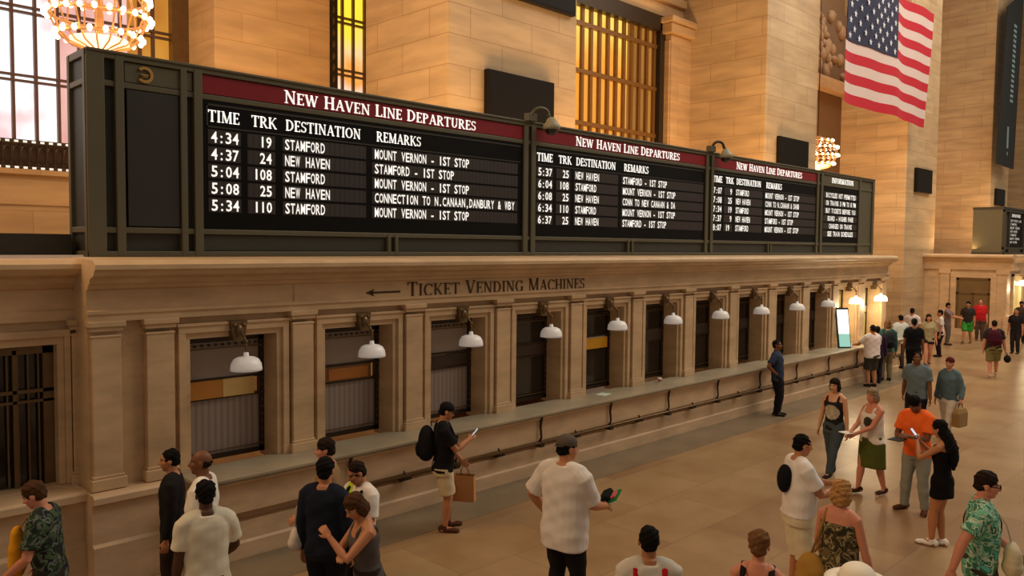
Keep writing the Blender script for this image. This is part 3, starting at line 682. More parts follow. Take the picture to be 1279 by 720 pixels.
# middle bay: barred amber window ------------------------------------------
BAR_A = plain('amber_lit_bronze', srgb(122, 84, 40), .4, .3, .2)  # bronze lightened, the window's amber light put into its colour
w3 = empty('window_3', (15.2, 16.3, 3.6), 0, 'tall amber window crossed by dark vertical bars between two piers', 'window', kind='structure')
MB().box(0, 6.6, .14, .16, 0, 7.8).build('pane', PANE_B, w3); MB().box(6.6, 8.2, .14, .16, 0, 7.8).build('pane', PANE_D, w3)
for k in range(19):
    x = .35 + k*.425
    MB().box(x - .06, x + .06, .0, .1, 0, 7.75).build('bar', BAR_A, w3)
g = MB()
for z in (1.1, 2.5, 4.05, 5.65, 7.1): g.box(0, 8.2, -.02, .12, z, z + .13)
g.build('crossbar', BAR_A, w3)
MB().box(8.1, 8.45, -.15, .2, 0, 8.2).box(0, 8.45, -.15, .2, 7.7, 8.2).build('frame', DARKM, w3)
MB().box(23.6, 24.85, 15.9, 16.8, 0, 11.2).box(15.2, 24.85, 16.25, 17, 11.8, 26).box(23.55, 24.4, 15.95, 16.2, 0, 11.0).build('wall_bay', STONE_WALL, kind='structure', bevel=.03)
MB().box(23.4, 24.85, 15.75, 16.4, 11.2, 11.55).box(23.3, 24.85, 15.65, 16.4, 11.55, 11.75).box(15.2, 24.85, 16.1, 16.4, 12.3, 12.6).build('trim_10', STONE_WALL, kind='structure', bevel=.04)
# right bay: dark niche with carved relief
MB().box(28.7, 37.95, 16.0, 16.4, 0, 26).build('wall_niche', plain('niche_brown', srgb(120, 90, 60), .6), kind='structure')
t = empty('carved_relief', (35.6, 15.7, 11.4), 0, 'carved stone relief panel in the dark niche left of the flag', 'relief')
MB().box(-5, 2.2, -.2, .3, -.45, .1).build('ledge', STONE_WALL, t, bevel=.05)
k = MB()
for q in range(40):
    k.ell((random.uniform(-2.5, 2), .1, random.uniform(.3, 3.0)), random.uniform(.15, .4), .2, random.uniform(.15, .4), n=8, m=6)
k.build('carving', plain('relief_stone', srgb(150, 118, 84), .6), t, smooth=True)
MB().box(-5, 2.2, .12, .3, .1, 3.3).build('panel', plain('relief_back', srgb(112, 84, 58), .7), t)
MB().box(41.9, 51.1, 16.0, 16.4, 0, 26).box(54.7, 64.6, 16, 16.4, 0, 26).box(68.4, 76, 14, 16.4, 0, 26).build('wall_far', STONE_WALL, kind='structure')

# black screens on the piers
for x0, x1, z0, z1, lab in ((12.1, 14.26, 6.3, 7.72, 'wide black screen mounted on the pier just above the first dome camera'), (12.4, 15.0, 9.42, 10.9, 'black screen cut off by the top edge of the picture'), (25.62, 27.8, 6.1, 7.66, 'black screen on the pier above the far end of the board'),
        (38.88, 40.95, 6.5, 7.6, 'small black screen on the pier below the flag'), (51.86, 53.6, 6.45, 7.4, 'small black screen on the pier below the dark banner')):
    t = empty('wall_screen', ((x0 + x1)/2, 12.98, z0), 0, lab, 'screen', 'black screens on the stone piers')
    w = (x1 - x0)/2
    MB().box(-w, w, -.12, .02, 0, z1 - z0).build('casing', SCREENM, t, bevel=.02)
    MB().box(-w + .06, w - .06, -.124, -.119, .06, z1 - z0 - .06).build('glass', DARKSCR, t) if 'DARKSCR' in globals() else MB().box(-w + .06, w - .06, -.124, -.119, .06, z1 - z0 - .06).build('glass', globals().setdefault('DARKSCR', plain('screen_glass', srgb(20, 16, 12), .5, spec=.1)), t)

# flag --------------------------------------------------------------------
def flag():
    import bmesh
    W_, H_ = 8.6, 4.95
    t = empty('flag', (29.1, 12.2, 9.2), 0, 'large red, white and blue striped flag hanging between the stone piers', 'flag')
    t['label'] = 'large striped red and white flag with starred blue corner hanging at upper right'
    sh = .08
    def P(u, v, d=0):   # u along width, v up; slight drape
        return (u*W_ + sh*v*H_ , .10*math.sin(u*9 + v*2) + .05*math.sin(u*21) - d, v*H_ + -.02*math.sin(u*7))
    def patch(name, mat, u0, u1, v0, v1, d=0, nu=24, nv=3):
        vs = [P(u0 + (u1-u0)*i/nu, v0 + (v1-v0)*j/nv, d) for j in range(nv+1) for i in range(nu+1)]
        fs = [(j*(nu+1)+i, j*(nu+1)+i+1, (j+1)*(nu+1)+i+1, (j+1)*(nu+1)+i) for j in range(nv) for i in range(nu)]
        return MB().add(vs, fs).build(name, mat, t, smooth=True)
    RD = plain('flag_red', srgb(178, 14, 36), .8, 0, .05); WH = plain('flag_white', srgb(204, 182, 174), .8, 0, .04); BL = plain('flag_blue', srgb(30, 34, 62), .8, 0, .06); ST = plain('flag_star', srgb(205, 205, 214), .8)
    for mm, cc, e in ((RD, (1, .08, .12), .02), (WH, (1, .85, .8), .02)):
        p = mm.node_tree.nodes['Principled BSDF']; p.inputs['Emission Color'].default_value = c4(cc); p.inputs['Emission Strength'].default_value = e
    for k in range(13):
        patch('stripe', RD if k % 2 == 0 else WH, 0, 1, k/13, (k+1)/13)
    patch('canton', BL, 0, .52, 6/13, 1, .03, 14, 8)
    s = MB()
    for r in range(9):
        n = 6 if r % 2 == 0 else 5
        for c in range(n):
            u = .52*((c*2 + (1 if r % 2 == 0 else 2)))/12; v = 6/13 + (7/13)*(r + .7)/9.4
            cx, cy, cz = P(u, v, .05)
            pts = [(cx + rr*math.sin(PI*q/5), cy, cz + rr*math.cos(PI*q/5)) for q in range(10) for rr in ((.15 if q % 2 == 0 else .065),)]
            s.add([(cx, cy, cz)] + pts, [(0, 1 + (q+1) % 10, 1 + q) for q in range(10)])
    s.build('star', ST, t)
    for ch in t.children: ch['label'] = {'flag_red': 'red stripe', 'flag_white': 'white stripe'}.get(ch.data.materials[0].name, '') or ch.name.split('.')[0]
flag()

# banner
t = empty('hanging_banner', (50.6, 12.4, 8.6), 0, 'dark narrow banner with pale vertical lettering hanging at the right edge', 'banner')
MB().add([(-.9, 0, 0), (2.6, 0, -.05), (3.3, 0, 10.2), (.1, 0, 8.6), (-.9, .06, 0), (2.6, .06, -.05), (3.3, .06, 10.2), (.1, .06, 8.6)], [(0,1,2,3), (7,6,5,4), (0,4,5,1), (1,5,6,2), (2,6,7,3), (3,7,4,0)]).build('cloth', plain('banner_dark', srgb(22, 26, 28), .7), t)
m = MB()
for k in range(16):
    z = 3.6 + k*.28
    m.box(1.0 + z*.06, 1.55 + z*.06, -.02, -.01, z, z + .16)
m.box(.9, 1.2, -.02, -.01, 1.0, 2.2).box(1.0, 1.12, -.02, -.01, .6, .8)
m.build('lettering', plain('banner_print', srgb(120, 150, 160), .7), t)

# chandeliers -----------------------------------------------------------------
def chandelier(loc, lab):
    t = empty('chandelier', loc, 0, lab, 'chandelier', 'gilded chandeliers of bare bulbs')
    R, Hh = .78, .62
    b = MB()
    for lev, (r, z) in enumerate(((.62, -.42), (.76, -.1), (.74, .22), (.55, .5))):
        b.rings([[(( r - .03) * math.cos(a) + .028*math.cos(q)*math.cos(a), (r - .03) * math.sin(a) + .028*math.cos(q)*math.sin(a), z + .028*math.sin(q)) for q in (0, PI/2, PI, 3*PI/2)] for a in [2*PI*i/32 for i in range(32)]], closed=True)
    for i in range(16):
        a = 2*PI*i/16
        b.tube([(r*math.cos(a), r*math.sin(a), z) for r, z in ((.12, -.64), (.45, -.55), (.6, -.4), (.73, -.1), (.71, .22), (.5, .52), (.1, .68))], .016, 5)
    b.tube([(0, 0, -.5), (0, 0, .7)], .05, 8)
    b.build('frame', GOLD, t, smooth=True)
    MB().tube([(0, 0, .68), (0, 0, 6.5)], .02, 6).build('chain', BRONZE, t)
    MB().lathe([(.02, -.68), (.2, -.62), (.45, -.52), (.44, -.46), (.02, -.45)], n=20).build('glow_bowl', BOWLLIT, t, smooth=True)
    bm = MB().ell((0, 0, 0), .043, .043, .054, n=10, m=7)
    first = None
    for lev, (r, z, n) in enumerate(((.66, -.42, 18), (.8, -.1, 24), (.78, .22, 24), (.58, .5, 14))):
        for i in range(n):
            a = 2*PI*(i + .5*(lev % 2))/n
            if first is None: o = first = bm.build('bulb', BULB, t, smooth=True)
            else:
                o = first.copy(); COL.objects.link(o)
            o.location = (r*math.cos(a), r*math.sin(a), z)
    return t
chandelier((4.66, 14.3, 7.65), 'large gilded chandelier of glowing bulbs behind the left end of the board')
chandelier((31.7, 14.3, 7.7), 'distant chandelier of glowing bulbs half hidden behind the pier near the flag')
t = empty('wall_sconce', (24.78, 16.3, 7.5), 0, 'three small glowing bulbs stacked on the pier right of the barred window', 'sconce')
MB().box(-.06, .0, -.05, .05, 0, 1.0).build('back_plate', BRASS, t)
for z in (.1, .5, .9): MB().ell((-.13, 0, z), .1, .1, .12, n=10, m=7).build('bulb', BULB, t, smooth=True)

# ------------------------------------------------------------------ people
TMP = bpy.data.scenes.new('scratch')
def voxelize(mb, size, it=3, fold=0.0, seed=0, fold_scale=1.0):
    """fuse overlapping closed pieces into one continuous skin"""
    me = bpy.data.meshes.new('t'); me.from_pydata(mb.v, [], mb.f); me.validate(); me.update()
    import bmesh
    bm = bmesh.new(); bm.from_mesh(me); bmesh.ops.recalc_face_normals(bm, faces=bm.faces); bm.to_mesh(me); bm.free()
    o = bpy.data.objects.new('t', me); TMP.collection.objects.link(o)
    r = o.modifiers.new('r', 'REMESH'); r.mode = 'VOXEL'; r.voxel_size = size
    if it: s = o.modifiers.new('s', 'SMOOTH'); s.factor = .5; s.iterations = it
    vl = TMP.view_layers[0]; vl.update(); dg = vl.depsgraph
    out = bpy.data.meshes.new_from_object(o.evaluated_get(dg))
    bpy.data.objects.remove(o); bpy.data.meshes.remove(me)
    if fold:
        n = len(out.vertices); co = np.empty(n*3, np.float32); out.vertices.foreach_get('co', co); co = co.reshape(-1, 3)
        no = np.empty(n*3, np.float32); out.vertices.foreach_get('normal', no); no = no.reshape(-1, 3)
        x, y, z = co.T * fold_scale
        a = np.sin(26*z + 9*x + seed) * np.sin(17*x - 21*y + 7*z + 2*seed) + .6*np.sin(41*z - 23*x + 15*y + seed)
        co = co + no * (a * fold)[:, None]
        out.vertices.foreach_set('co', co.astype(np.float32).ravel()); out.update()
    out.shade_smooth()
    return out

PROF_M = [(.44,.052,.05,0),(.46,.078,.062,0),(.50,.095,.066,-.004),(.55,.092,.062,0),(.61,.085,.058,.004),(.68,.093,.064,.004),(.74,.103,.069,.004),(.785,.106,.062,0),(.815,.09,.05,-.004),(.838,.055,.04,-.006),(.86,.036,.036,-.004)]
PROF_F = [(.44,.055,.052,0),(.46,.082,.064,0),(.50,.099,.069,-.006),(.55,.090,.062,-.002),(.61,.073,.053,.002),(.68,.082,.060,.006),(.735,.093,.075,.010),(.785,.094,.056,.002),(.815,.08,.045,-.004),(.838,.048,.036,-.006),(.86,.031,.032,-.004)]
def prof(P, z):
    for a, b in zip(P, P[1:]):
        if z <= b[0]:
            k = max(0, (z - a[0])/(b[0] - a[0])); return [a[i] + (b[i]-a[i])*k for i in (1, 2, 3)]
    return list(P[-1][1:])
HANDS = dict(hang=(.15,.03,.45), back=(.16,-.10,.47), fore=(.15,.12,.46), phone=(.03,.2,.71), chest=(.04,.16,.74), fwd=(.09,.27,.66), face=(.03,.115,.86),
             akimbo=(.115,.0,.57), belly=(.04,.15,.62), low=(.12,.17,.55), point=(.12,.33,.72), cross=(-.05,.15,.70), high=(.02,.19,.80), counter=(.16,.25,.655))
SKINS = dict(light=srgb(214,158,124), pink=srgb(206,138,110), tan=srgb(186,126,88), olive=srgb(168,112,78), brown=srgb(122,78,52), dark=srgb(84,54,38))
HAIRC = dict(black=srgb(18,15,14), darkbrown=srgb(38,27,20), brown=srgb(74,48,30), ltbrown=srgb(110,76,46), blond=srgb(172,128,78), grey=srgb(140,122,100), red=srgb(88,34,28))
SKINMAT = vcol('skin', .5); CLOTHV = vcol('printed_cloth', .85)
_mats = {}
def cloth(c):
    if not isinstance(c, tuple): return c
    if c not in _mats: _mats[c] = plain('cloth_%d_%d_%d' % c, srgb(*c), .88, 0, .10, 9, spec=.15)
    return _mats[c]
_hair = {}
def hairmat(n):
    if n not in _hair: _hair[n] = plain('hair_' + n, HAIRC[n], .85, 0, .7, 60, spec=.12)
    return _hair[n]
WORLDHAND = {}

def ik(a, b, l1, l2, pole):
    a = Vector(a); b = Vector(b); d = b - a; L = d.length; mx = (l1 + l2) * .998
    if L > mx: d = d * (mx / L); b = a + d; L = mx
    u = d.normalized(); p = Vector(pole); p = p - u * p.dot(u); p = p.normalized() if p.length > 1e-5 else u.orthogonal().normalized()
    c = (l1*l1 + L*L - l2*l2) / (2*L); s = math.sqrt(max(0, l1*l1 - c*c))
    return a + u*c + p*s, b

def person(key, xy, h, phi, label, skin='light', hair=('short', 'darkbrown'), sex='m', fat=1.0, lean=0, yaw=0, nod=0,
           R='hang', L='hang', Rp=None, Lp=None, feet=((.055, 0, 0), (-.055, 0, 0)), top=None, bottom=None, shoes=(40, 34, 30), q=1.0, extras=(), curl=(25, 25), widen=1.0):
    x, y = xy
    th = math.atan2(y, x) - math.radians(phi)
    root = empty('person', (x, y, 0), th - PI/2, label, 'person', None)
    root['group'] = 'people standing and walking in the hall'
    P = PROF_F if sex == 'f' else PROF_M
    k = h/1.75
    hip = Vector((0, 0, .52*h)); Ml = Matrix.Rotation(-math.radians(lean), 3, 'X')
    def sp(px, py, zf):      # point on the leaning upper body
        v = Vector((px*h, py*h, (zf - .52)*h))
        if zf > .52: v = Ml @ v
        return hip + v
    def trings(zs, off, nn=20, flare=0.0, minz=None):
        rs = []
        for z in zs:
            rx, ry, yo = prof(P, z)
            f2 = fat if z < .72 else 1 + (fat - 1)*.5
            rx = rx*f2*(widen if z > .6 else 1); ry = ry*f2*(1.0 if fat < 1.05 or z > .72 else 1 + (fat-1)*.6)
            if fat > 1.05 and .5 < z < .7: yo += (fat - 1)*.05
            if minz and z < .70:
                bx, by, _ = prof(P, .70); rx = max(rx, bx*f2*minz); ry = max(ry, by*minz*f2)
            a = Ml if z > .52 else Matrix.Identity(3)
            if off > 0 and z <= .525: rx = max(rx, .107*f2); ry = max(ry, .068*f2)
            c = sp(0, yo, z)
            ex = flare*max(0, .62 - z)
            rs.append([tuple(c + a @ Vector(((rx*h + off + ex*h)*math.copysign(abs(math.cos(t))**.82, math.cos(t)), (ry*h + off + ex*h)*math.copysign(abs(math.sin(t))**.9, math.sin(t)), 0))) for t in [2*PI*j/nn for j in range(nn)]])
        return rs
    ar = .0265 if sex == 'f' else .031
    ar *= (1 + (fat - 1)*.5)
    sw = (.093 if sex == 'f' else .106)*widen
    vs = .0075*q if q < 2 else .0095*q*.72
    B = MB()
    B.rings(trings([.44,.46,.5,.55,.61,.68,.74,.785,.815,.838,.86], 0))
    # neck + head
    hy = .028 + .0006*nod
    Mh = Ml @ Matrix.Rotation(-math.radians(yaw), 3, 'Z') @ Matrix.Rotation(-math.radians(nod), 3, 'X')
    hc = sp(0, .012 + .0009*max(0, nod), .931 - .0004*max(0, nod))
    B.tube([sp(0, -.004, .83), sp(0, .002, .86), hc + Mh @ Vector((0, -.018*k, -.055*k))], [.040*h, .033*h if sex == 'm' else .028*h, .033*h if sex == 'm' else .028*h], 14)
    Hm = lambda v: tuple(hc + Mh @ (Vector(v)*k))
    E = lambda mb, c, a, b, d, n=14, m=10: mb.ell(Hm(c), a*k, b*k, d*k, Mh, n, m)
    E(B, (0, -.012, .028), .074, .094, .088, 20, 14); E(B, (0, .026, -.034), .061, .066, .080, 16, 12); E(B, (0, .052, -.088), .032, .032, .026)
    E(B, (.03, .045, -.02), .034, .038, .035); E(B, (-.03, .045, -.02), .034, .038, .035)
    E(B, (0, .070, .026), .05, .022, .013)
    B.tube([Hm((0, .083, .018)), Hm((0, .098, -.008)), Hm((0, .108, -.026))], [.008*k, .010*k, .013*k], 8, True, True)
    E(B, (.011, .098, -.029), .010, .010, .008, 8, 6); E(B, (-.011, .098, -.029), .010, .010, .008, 8, 6)
    E(B, (0, .086, -.057), .023, .014, .008, 10, 6)
    for s in (-1, 1): E(B, (s*.078, -.008, -.008), .010, .022, .032, 8, 7)
    # arms
    arms = {}
    for s, nm, tgt, pole in ((1, 'R', R, Rp), (-1, 'L', L, Lp)):
        t = HANDS[tgt] if isinstance(tgt, str) else tgt
        S = sp(s*sw, -.002, .797)
        T_ = Vector((s*t[0]*h, t[1]*h, t[2]*h))
        if lean and isinstance(tgt, str) and tgt not in ('hang', 'back', 'fore', 'counter'): T_ = hip + Ml @ (T_ - hip)
        pl = pole or ((s*.6, -.7, -.5) if t[2] > .52 else (s*.35, -1, 0))
        if pole: pl = (s*pole[0], pole[1], pole[2])
        Ej, Wj = ik(S, T_, .172*h, .155*h, pl)
        arms[nm] = (S, Ej, Wj)
        u = (Ej - S); f = (Wj - Ej)
        B.tube([sp(s*.05, -.004, .822), sp(s*sw*.82, -.003, .805), S, S + u*.3, S + u*.65, Ej, Ej + f*.25, Ej + f*.6, Wj], [.034*h, ar*1.18*h, ar*1.14*h, ar*1.04*h, ar*.93*h, ar*.8*h, ar*.84*h, ar*.7*h, ar*.55*h], 12, True, True)
        d = f.normalized()
        inw = Vector((-s, 0, 0)) if abs(d.z) > .6 else Vector((-s*.6, 0, -.5))
        pn = inw - d*inw.dot(d); pn.normalize(); lt = d.cross(pn)
        want = Vector((0, 1, 0)) if abs(d.z) > .6 else Vector((0, 0, 1))
        if lt.dot(want) < 0: lt = -lt
        fr = (.0088 if q < 1.6 else .0105)*k
        Mp = Matrix((lt, pn, d)).transposed()
        B.ell(tuple(Wj + d*.046*k), .041*k, .017*k, .054*k, Mp, 12, 8)
        cu = curl[0] if s > 0 else curl[1]
        for i, ln in enumerate((.070, .078, .072, .055)):
            p0 = Wj + d*(.078*k) + lt*((1.5 - i)*.0205*k)
            a0 = math.radians(cu*.6); a1 = math.radians(cu*1.7); a2 = math.radians(cu*2.4)
            d0 = d*math.cos(a0) + pn*math.sin(a0) + lt*((1.5 - i)*.06); d1 = d*math.cos(a1) + pn*math.sin(a1); d2 = d*math.cos(a2) + pn*math.sin(a2)
            p1 = p0 + d0*(ln*.45*k); p2 = p1 + d1*(ln*.32*k); p3 = p2 + d2*(ln*.25*k)
            B.tube([p0 - d*.02*k, p0, p1, p2, p3], [fr*1.05, fr*1.05, fr, fr*.92, fr*.8], 8, True, True)
        p0 = Wj + d*.02*k + lt*.026*k
        d0 = (d*.72 + lt*.62 + pn*.3).normalized(); d1 = (d*.9 + lt*.2 + pn*.35).normalized()
        B.tube([p0, p0 + d0*.042*k, p0 + d0*.042*k + d1*.034*k], [fr*1.35, fr*1.15, fr*.9], 8, True, True)
        WORLDHAND[key + nm] = (root, Wj + d*.075*k, d, pn, lt)
    # legs
    legs = {}; tr = .055*(1 + (fat-1)*.5); lr = (.062, .053, .036, .037, .0215)
    for s, (fx, fy, toe) in zip((1, -1), feet):
        Hj = Vector((s*.05*h, 0, .505*h)); A = Vector((fx*h, fy*h, .045*h + (.02*h if fy < -.1 else 0)))
        Kj, A = ik(Hj, A, .232*h, .232*h, (0, 1, 0))
        legs[s] = (Hj, Kj, A, toe)
        g = 1 + (fat-1)*.5
        B.tube([Hj + Vector((0, 0, .01*h)), Hj.lerp(Kj, .25), Hj.lerp(Kj, .7), Kj, Kj.lerp(A, .3), Kj.lerp(A, .7), A], [.058*g*h, .055*g*h, .042*g*h, .033*h, .0355*h, .026*h, .0205*h], 14, True, True)
        tv = Vector((math.sin(math.radians(toe)), math.cos(math.radians(toe)), 0))
        B.tube([A - tv*.02*h + Vector((0, 0, -.022*h)), A + tv*.05*h + Vector((0, 0, -.026*h)), A + tv*.105*h + Vector((0, 0, -.034*h))], [.024*h, .022*h, .014*h], 10, True, True)
    me = voxelize(B, vs, 2)
    n = len(me.vertices); co = np.empty(n*3, np.float32); me.vertices.foreach_get('co', co); co = co.reshape(-1, 3)
    c = np.ones((n, 4), np.float32); c[:, :3] = SKINS[skin]
    lc = (co - np.array(hc)) @ np.array(Mh) / k
    X, Yh, Z = lc.T
    face = (Yh > .045) & (np.abs(Z) < .14)
    hcol = np.array(HAIRC[hair[1]] if hair else (.1, .08, .06))
    def paint(m, col, a=1.0): c[m, :3] = c[m, :3]*(1-a) + np.array(col)*a
    for s in (-1, 1):
        paint(face & (((X - s*.031)/.019)**2 + ((Z - .006)/.013)**2 < 1), [v*.55 for v in SKINS[skin]], .8)  # eye socket shade painted as darker skin
        paint(face & (((X - s*.031)/.014)**2 + ((Z - .004)/.008)**2 < 1), (.55, .52, .48))
        paint(face & (((X - s*.031)/.007)**2 + ((Z - .004)/.008)**2 < 1), (.02, .015, .012))
        paint(face & (((X - s*.032)/.022)**2 + ((Z - .030 + .1*np.abs(X - s*.032))/.006)**2 < 1), hcol, .8)
    paint(face & ((X/.024)**2 + ((Z + .057)/.009)**2 < 1), (.42, .14, .11), .6)
    at = me.color_attributes.new('Col', 'FLOAT_COLOR', 'POINT'); at.data.foreach_set('color', c.ravel())
    me.materials.append(SKINMAT); me.name = 'body'
    b = bpy.data.objects.new('body', me); COL.objects.link(b); b.parent = root
    def part(name, mesh, mat, lab=None):
        mesh.materials.clear(); mesh.materials.append(mat)
        o = bpy.data.objects.new(name, mesh); COL.objects.link(o); o.parent = root
        if lab: o['label'] = lab
        return o
    gv = .011*q if q < 2 else .0125*q*.72
    sd = hash(key) % 7 if False else sum(map(ord, key)) % 7
    # tops
    if top:
        kind, col = top[0], top[1]; opt = top[2] if len(top) > 2 else {}
        hem = opt.get('hem', .47 if kind in ('tee', 'long') else .48); off = opt.get('off', .016)*k
        G = MB()
        if kind in ('tee', 'long'):
            zs = [hem, hem + .02] + [z for z in (.5,.55,.61,.68,.74,.785,.815,.838) if z > hem + .03] + ([.85] if opt.get('collar', 0) else [])
            G.rings(trings(zs, off, minz=opt.get('loose', .98), flare=opt.get('flare', 0)))
            for s, nm in ((1, 'R'), (-1, 'L')):
                S, Ej, Wj = arms[nm]; u = Ej - S; f = Wj - Ej
                pts = [sp(s*.045, -.004, .826), sp(s*sw*.8, -.003, .809), S, S + u*.4]; rr = [.036*h + off*.8, ar*1.18*h + off, ar*1.16*h + off*1.05, ar*1.1*h + off*1.15]
                if kind == 'tee': e = opt.get('sleeve', .72); pts += [S + u*e]; rr += [ar*1.08*h + off*1.4]
                else: pts += [S + u*.8, Ej, Ej + f*.4, Ej + f*.92]; rr += [ar*1.0*h + off, ar*.95*h + off, ar*.9*h + off*.9, ar*.62*h + off]
                G.tube(pts, rr, 14, True, False)
        else:   # tank, dress, off-shoulder
            zs = [z for z in (.48,.5,.55,.61,.68,.74,.77) if z >= hem]
            if hem < .47: zs = [.47] + zs
            G.rings(trings(zs, off*.8, minz=opt.get('loose', .0) or None))
            if opt.get('straps', True):
                for s in (-1, 1):
                    G.tube([sp(s*.052, .062, .75), sp(s*.056, .05, .795), sp(s*.056, .005, .838), sp(s*.05, -.05, .80), sp(s*.045, -.058, .75)], .013*h if opt.get('wide') else .008*h, 8, True, True)
            if 'skirt' in opt:
                zb = opt['skirt']; rs = []
                for q_ in range(6):
                    z = .56 + (zb - .56)*q_/5; rx, ry, yo = prof(P, max(z, .5)); rx = max(rx, .108) if z < .53 else rx; ry = max(ry, .07); fl = 1 + .22*(q_/5)*opt.get('flare', 1)
                    rs.append([((rx*h*fat + off)*fl*math.cos(t), (ry*h*fat + off)*fl*math.sin(t), z*h) for t in [2*PI*j/24 for j in range(24)]])
                G.rings(rs)
        gm = voxelize(G, gv, 2, .0035*k, sd)
        mat = cloth(col)
        if 'print' in opt:
            n = len(gm.vertices); co = np.empty(n*3, np.float32); gm.vertices.foreach_get('co', co); co = co.reshape(-1, 3)
            c = np.ones((n, 4), np.float32); c[:, :3] = srgb(*col)
            for (cx, cz, rx, rz, pc, side) in opt['print']:
                m = (((co[:, 0]/h - cx)/rx)**2 + ((co[:, 2]/h - cz)/rz)**2 < 1) & (co[:, 1]*side > .02) & (np.abs(co[:, 0]) < sw*h*.85)
                nz = .85 + .2*np.sin(co[:, 0]*55 + 2*np.sin(co[:, 2]*40))*np.sin(co[:, 2]*62)
                c[m, :3] = np.array(srgb(*pc))*nz[m][:, None]
            at = gm.color_attributes.new('Col', 'FLOAT_COLOR', 'POINT'); at.data.foreach_set('color', c.ravel()); mat = CLOTHV
        part(opt.get('name', {'tee': 'shirt', 'long': 'jacket', 'tank': 'tank_top', 'dress': 'dress'}[kind]), gm, mat)
    if bottom:
        kind, col = bottom[0], bottom[1]; opt = bottom[2] if len(bottom) > 2 else {}
        G = MB(); off = .013*k
        if kind == 'skirt':
            zb = opt.get('z', .3); rs = []
            for q_ in range(7):
                z = .60 + (zb - .60)*q_/6; rx, ry, yo = prof(P, max(z, .5)); rx = max(rx, .108) if z < .53 else rx; ry = max(ry, .07); fl = 1 + opt.get('flare', .15)*(q_/6)
                rs.append([((rx*h*fat + off)*fl*math.cos(t), (ry*h*fat + off)*fl*math.sin(t), z*h) for t in [2*PI*j/24 for j in range(24)]])
            G.rings(rs)
        else:
            G.rings(trings([.445,.46,.5,.55,.595], off))
            for s in (1, -1):
                Hj, Kj, A, toe = legs[s]; g = 1 + (fat-1)*.5; o2 = off*opt.get('loose', 1.0)
                if kind == 'shorts':
                    e = opt.get('len', .92); G.tube([Hj + Vector((0, 0, .01*h)), Hj.lerp(Kj, .3), Hj.lerp(Kj, e)], [.058*g*h + off, .056*g*h + o2, .047*g*h + o2*1.9], 14, True, False)
                else:
                    G.tube([Hj + Vector((0, 0, .01*h)), Hj.lerp(Kj, .3), Hj.lerp(Kj, .75), Kj, Kj.lerp(A, .35), Kj.lerp(A, .7), Kj.lerp(A, 1.0) + Vector((0, 0, -.012*h))], [.058*g*h + off, .056*g*h + o2, .044*g*h + o2, .037*h + o2, .038*h + o2, .031*h + o2, .028*h + o2], 14, True, False)
        gm = voxelize(G, gv, 2, .003*k, sd + 2)
        part(opt.get('name', {'skirt': 'skirt', 'shorts': 'shorts', 'pants': 'trousers'}[kind]), gm, cloth(col))
    if shoes:
        for s in (1, -1):
            Hj, Kj, A, toe = legs[s]; tv = Vector((math.sin(math.radians(toe)), math.cos(math.radians(toe)), 0)); sv = Vector((tv.y, -tv.x, 0))
            lift = A.z - .045*h
            base = Vector((A.x, A.y, lift))
            G = MB(); Ms = Matrix((sv, tv, Vector((0, 0, 1)))).transposed()
            G.ell(tuple(base + tv*.03*h + Vector((0, 0, .020*h))), .027*h, .088*h, .020*h, Ms, 14, 8); G.ell(tuple(base + tv*-.022*h + Vector((0, 0, .028*h))), .023*h, .032*h, .028*h, Ms, 12, 8); G.ell(tuple(base + tv*.082*h + Vector((0, 0, .016*h))), .028*h, .036*h, .018*h, Ms, 12, 8)
            G.tube([base + tv*-.008*h + Vector((0, 0, .025*h)), base + tv*-.004*h + Vector((0, 0, .055*h))], [.026*h, .026*h], 10)
            sm = voxelize(G, .008*q, 2)
            for v in sm.vertices: v.co.z = max(v.co.z, lift + .006)
            part('shoe', sm, cloth(shoes))
    # hair
    if hair:
        st, hcn = hair; G = MB()
        if st == 'bald':
            E(G, (0, -.030, .0), .077, .080, .052, 18, 10)
        else:
            E(G, (0, -.020, .036), .081, .094, .090, 20, 14)
            E(G, (0, -.045, -.02), .068, .066, .055, 16, 10)
        if st in ('full', 'bob', 'curly', 'long', 'bun'): E(G, (0, -.014, .052), .088, .098, .086, 18, 12)
        if st in ('bob', 'curly'):
            for s in (-1, 1): E(G, (s*.068, -.022, -.03), .034, .056, .088)
            E(G, (0, -.062, -.05), .082, .056, .085); E(G, (0, .03, .085), .06, .055, .035)
        if st == 'curly':
            rnd = random.Random(sd)
            for q_ in range(34):
                a = rnd.uniform(0, 2*PI); zz = rnd.uniform(-.06, .12); rr = .085*math.sqrt(max(.1, 1 - (zz/.14)**2))
                yy = rr*math.sin(a) - .02
                if yy > .05 and zz < .06: continue
                E(G, (rr*math.cos(a), yy, zz), .026, .026, .024, 8, 6)
        if st == 'long':
            for s in (-1, 1): E(G, (s*.06, -.03, -.05), .035, .055, .11)
            p = [hc + Mh @ Vector((0, -.06*k, .02*k)), hc + Mh @ Vector((0, -.085*k, -.10*k)), sp(0, -.075, .79), sp(0, -.085, .70), sp(0, -.078, .645)]
            G.tube(p, [.06*k, .085*k, .10*k, .09*k, .05*k], 16, True, True, flat=.5, side=(1, 0, 0))
            for s in (-1, 1): G.tube([hc + Mh @ Vector((s*.06*k, -.02*k, -.03*k)), sp(s*.05, -.03, .84), sp(s*.06, -.06, .77)], [.035*k, .035*k, .03*k], 10, True, True)
        if st == 'bun': E(G, (0, -.12, .01), .04, .04, .04)
        hm = voxelize(G, .009*q, 2, .0045 if st != 'curly' else .006, sd, 3.0)
        part('hair', hm, hairmat(hcn))
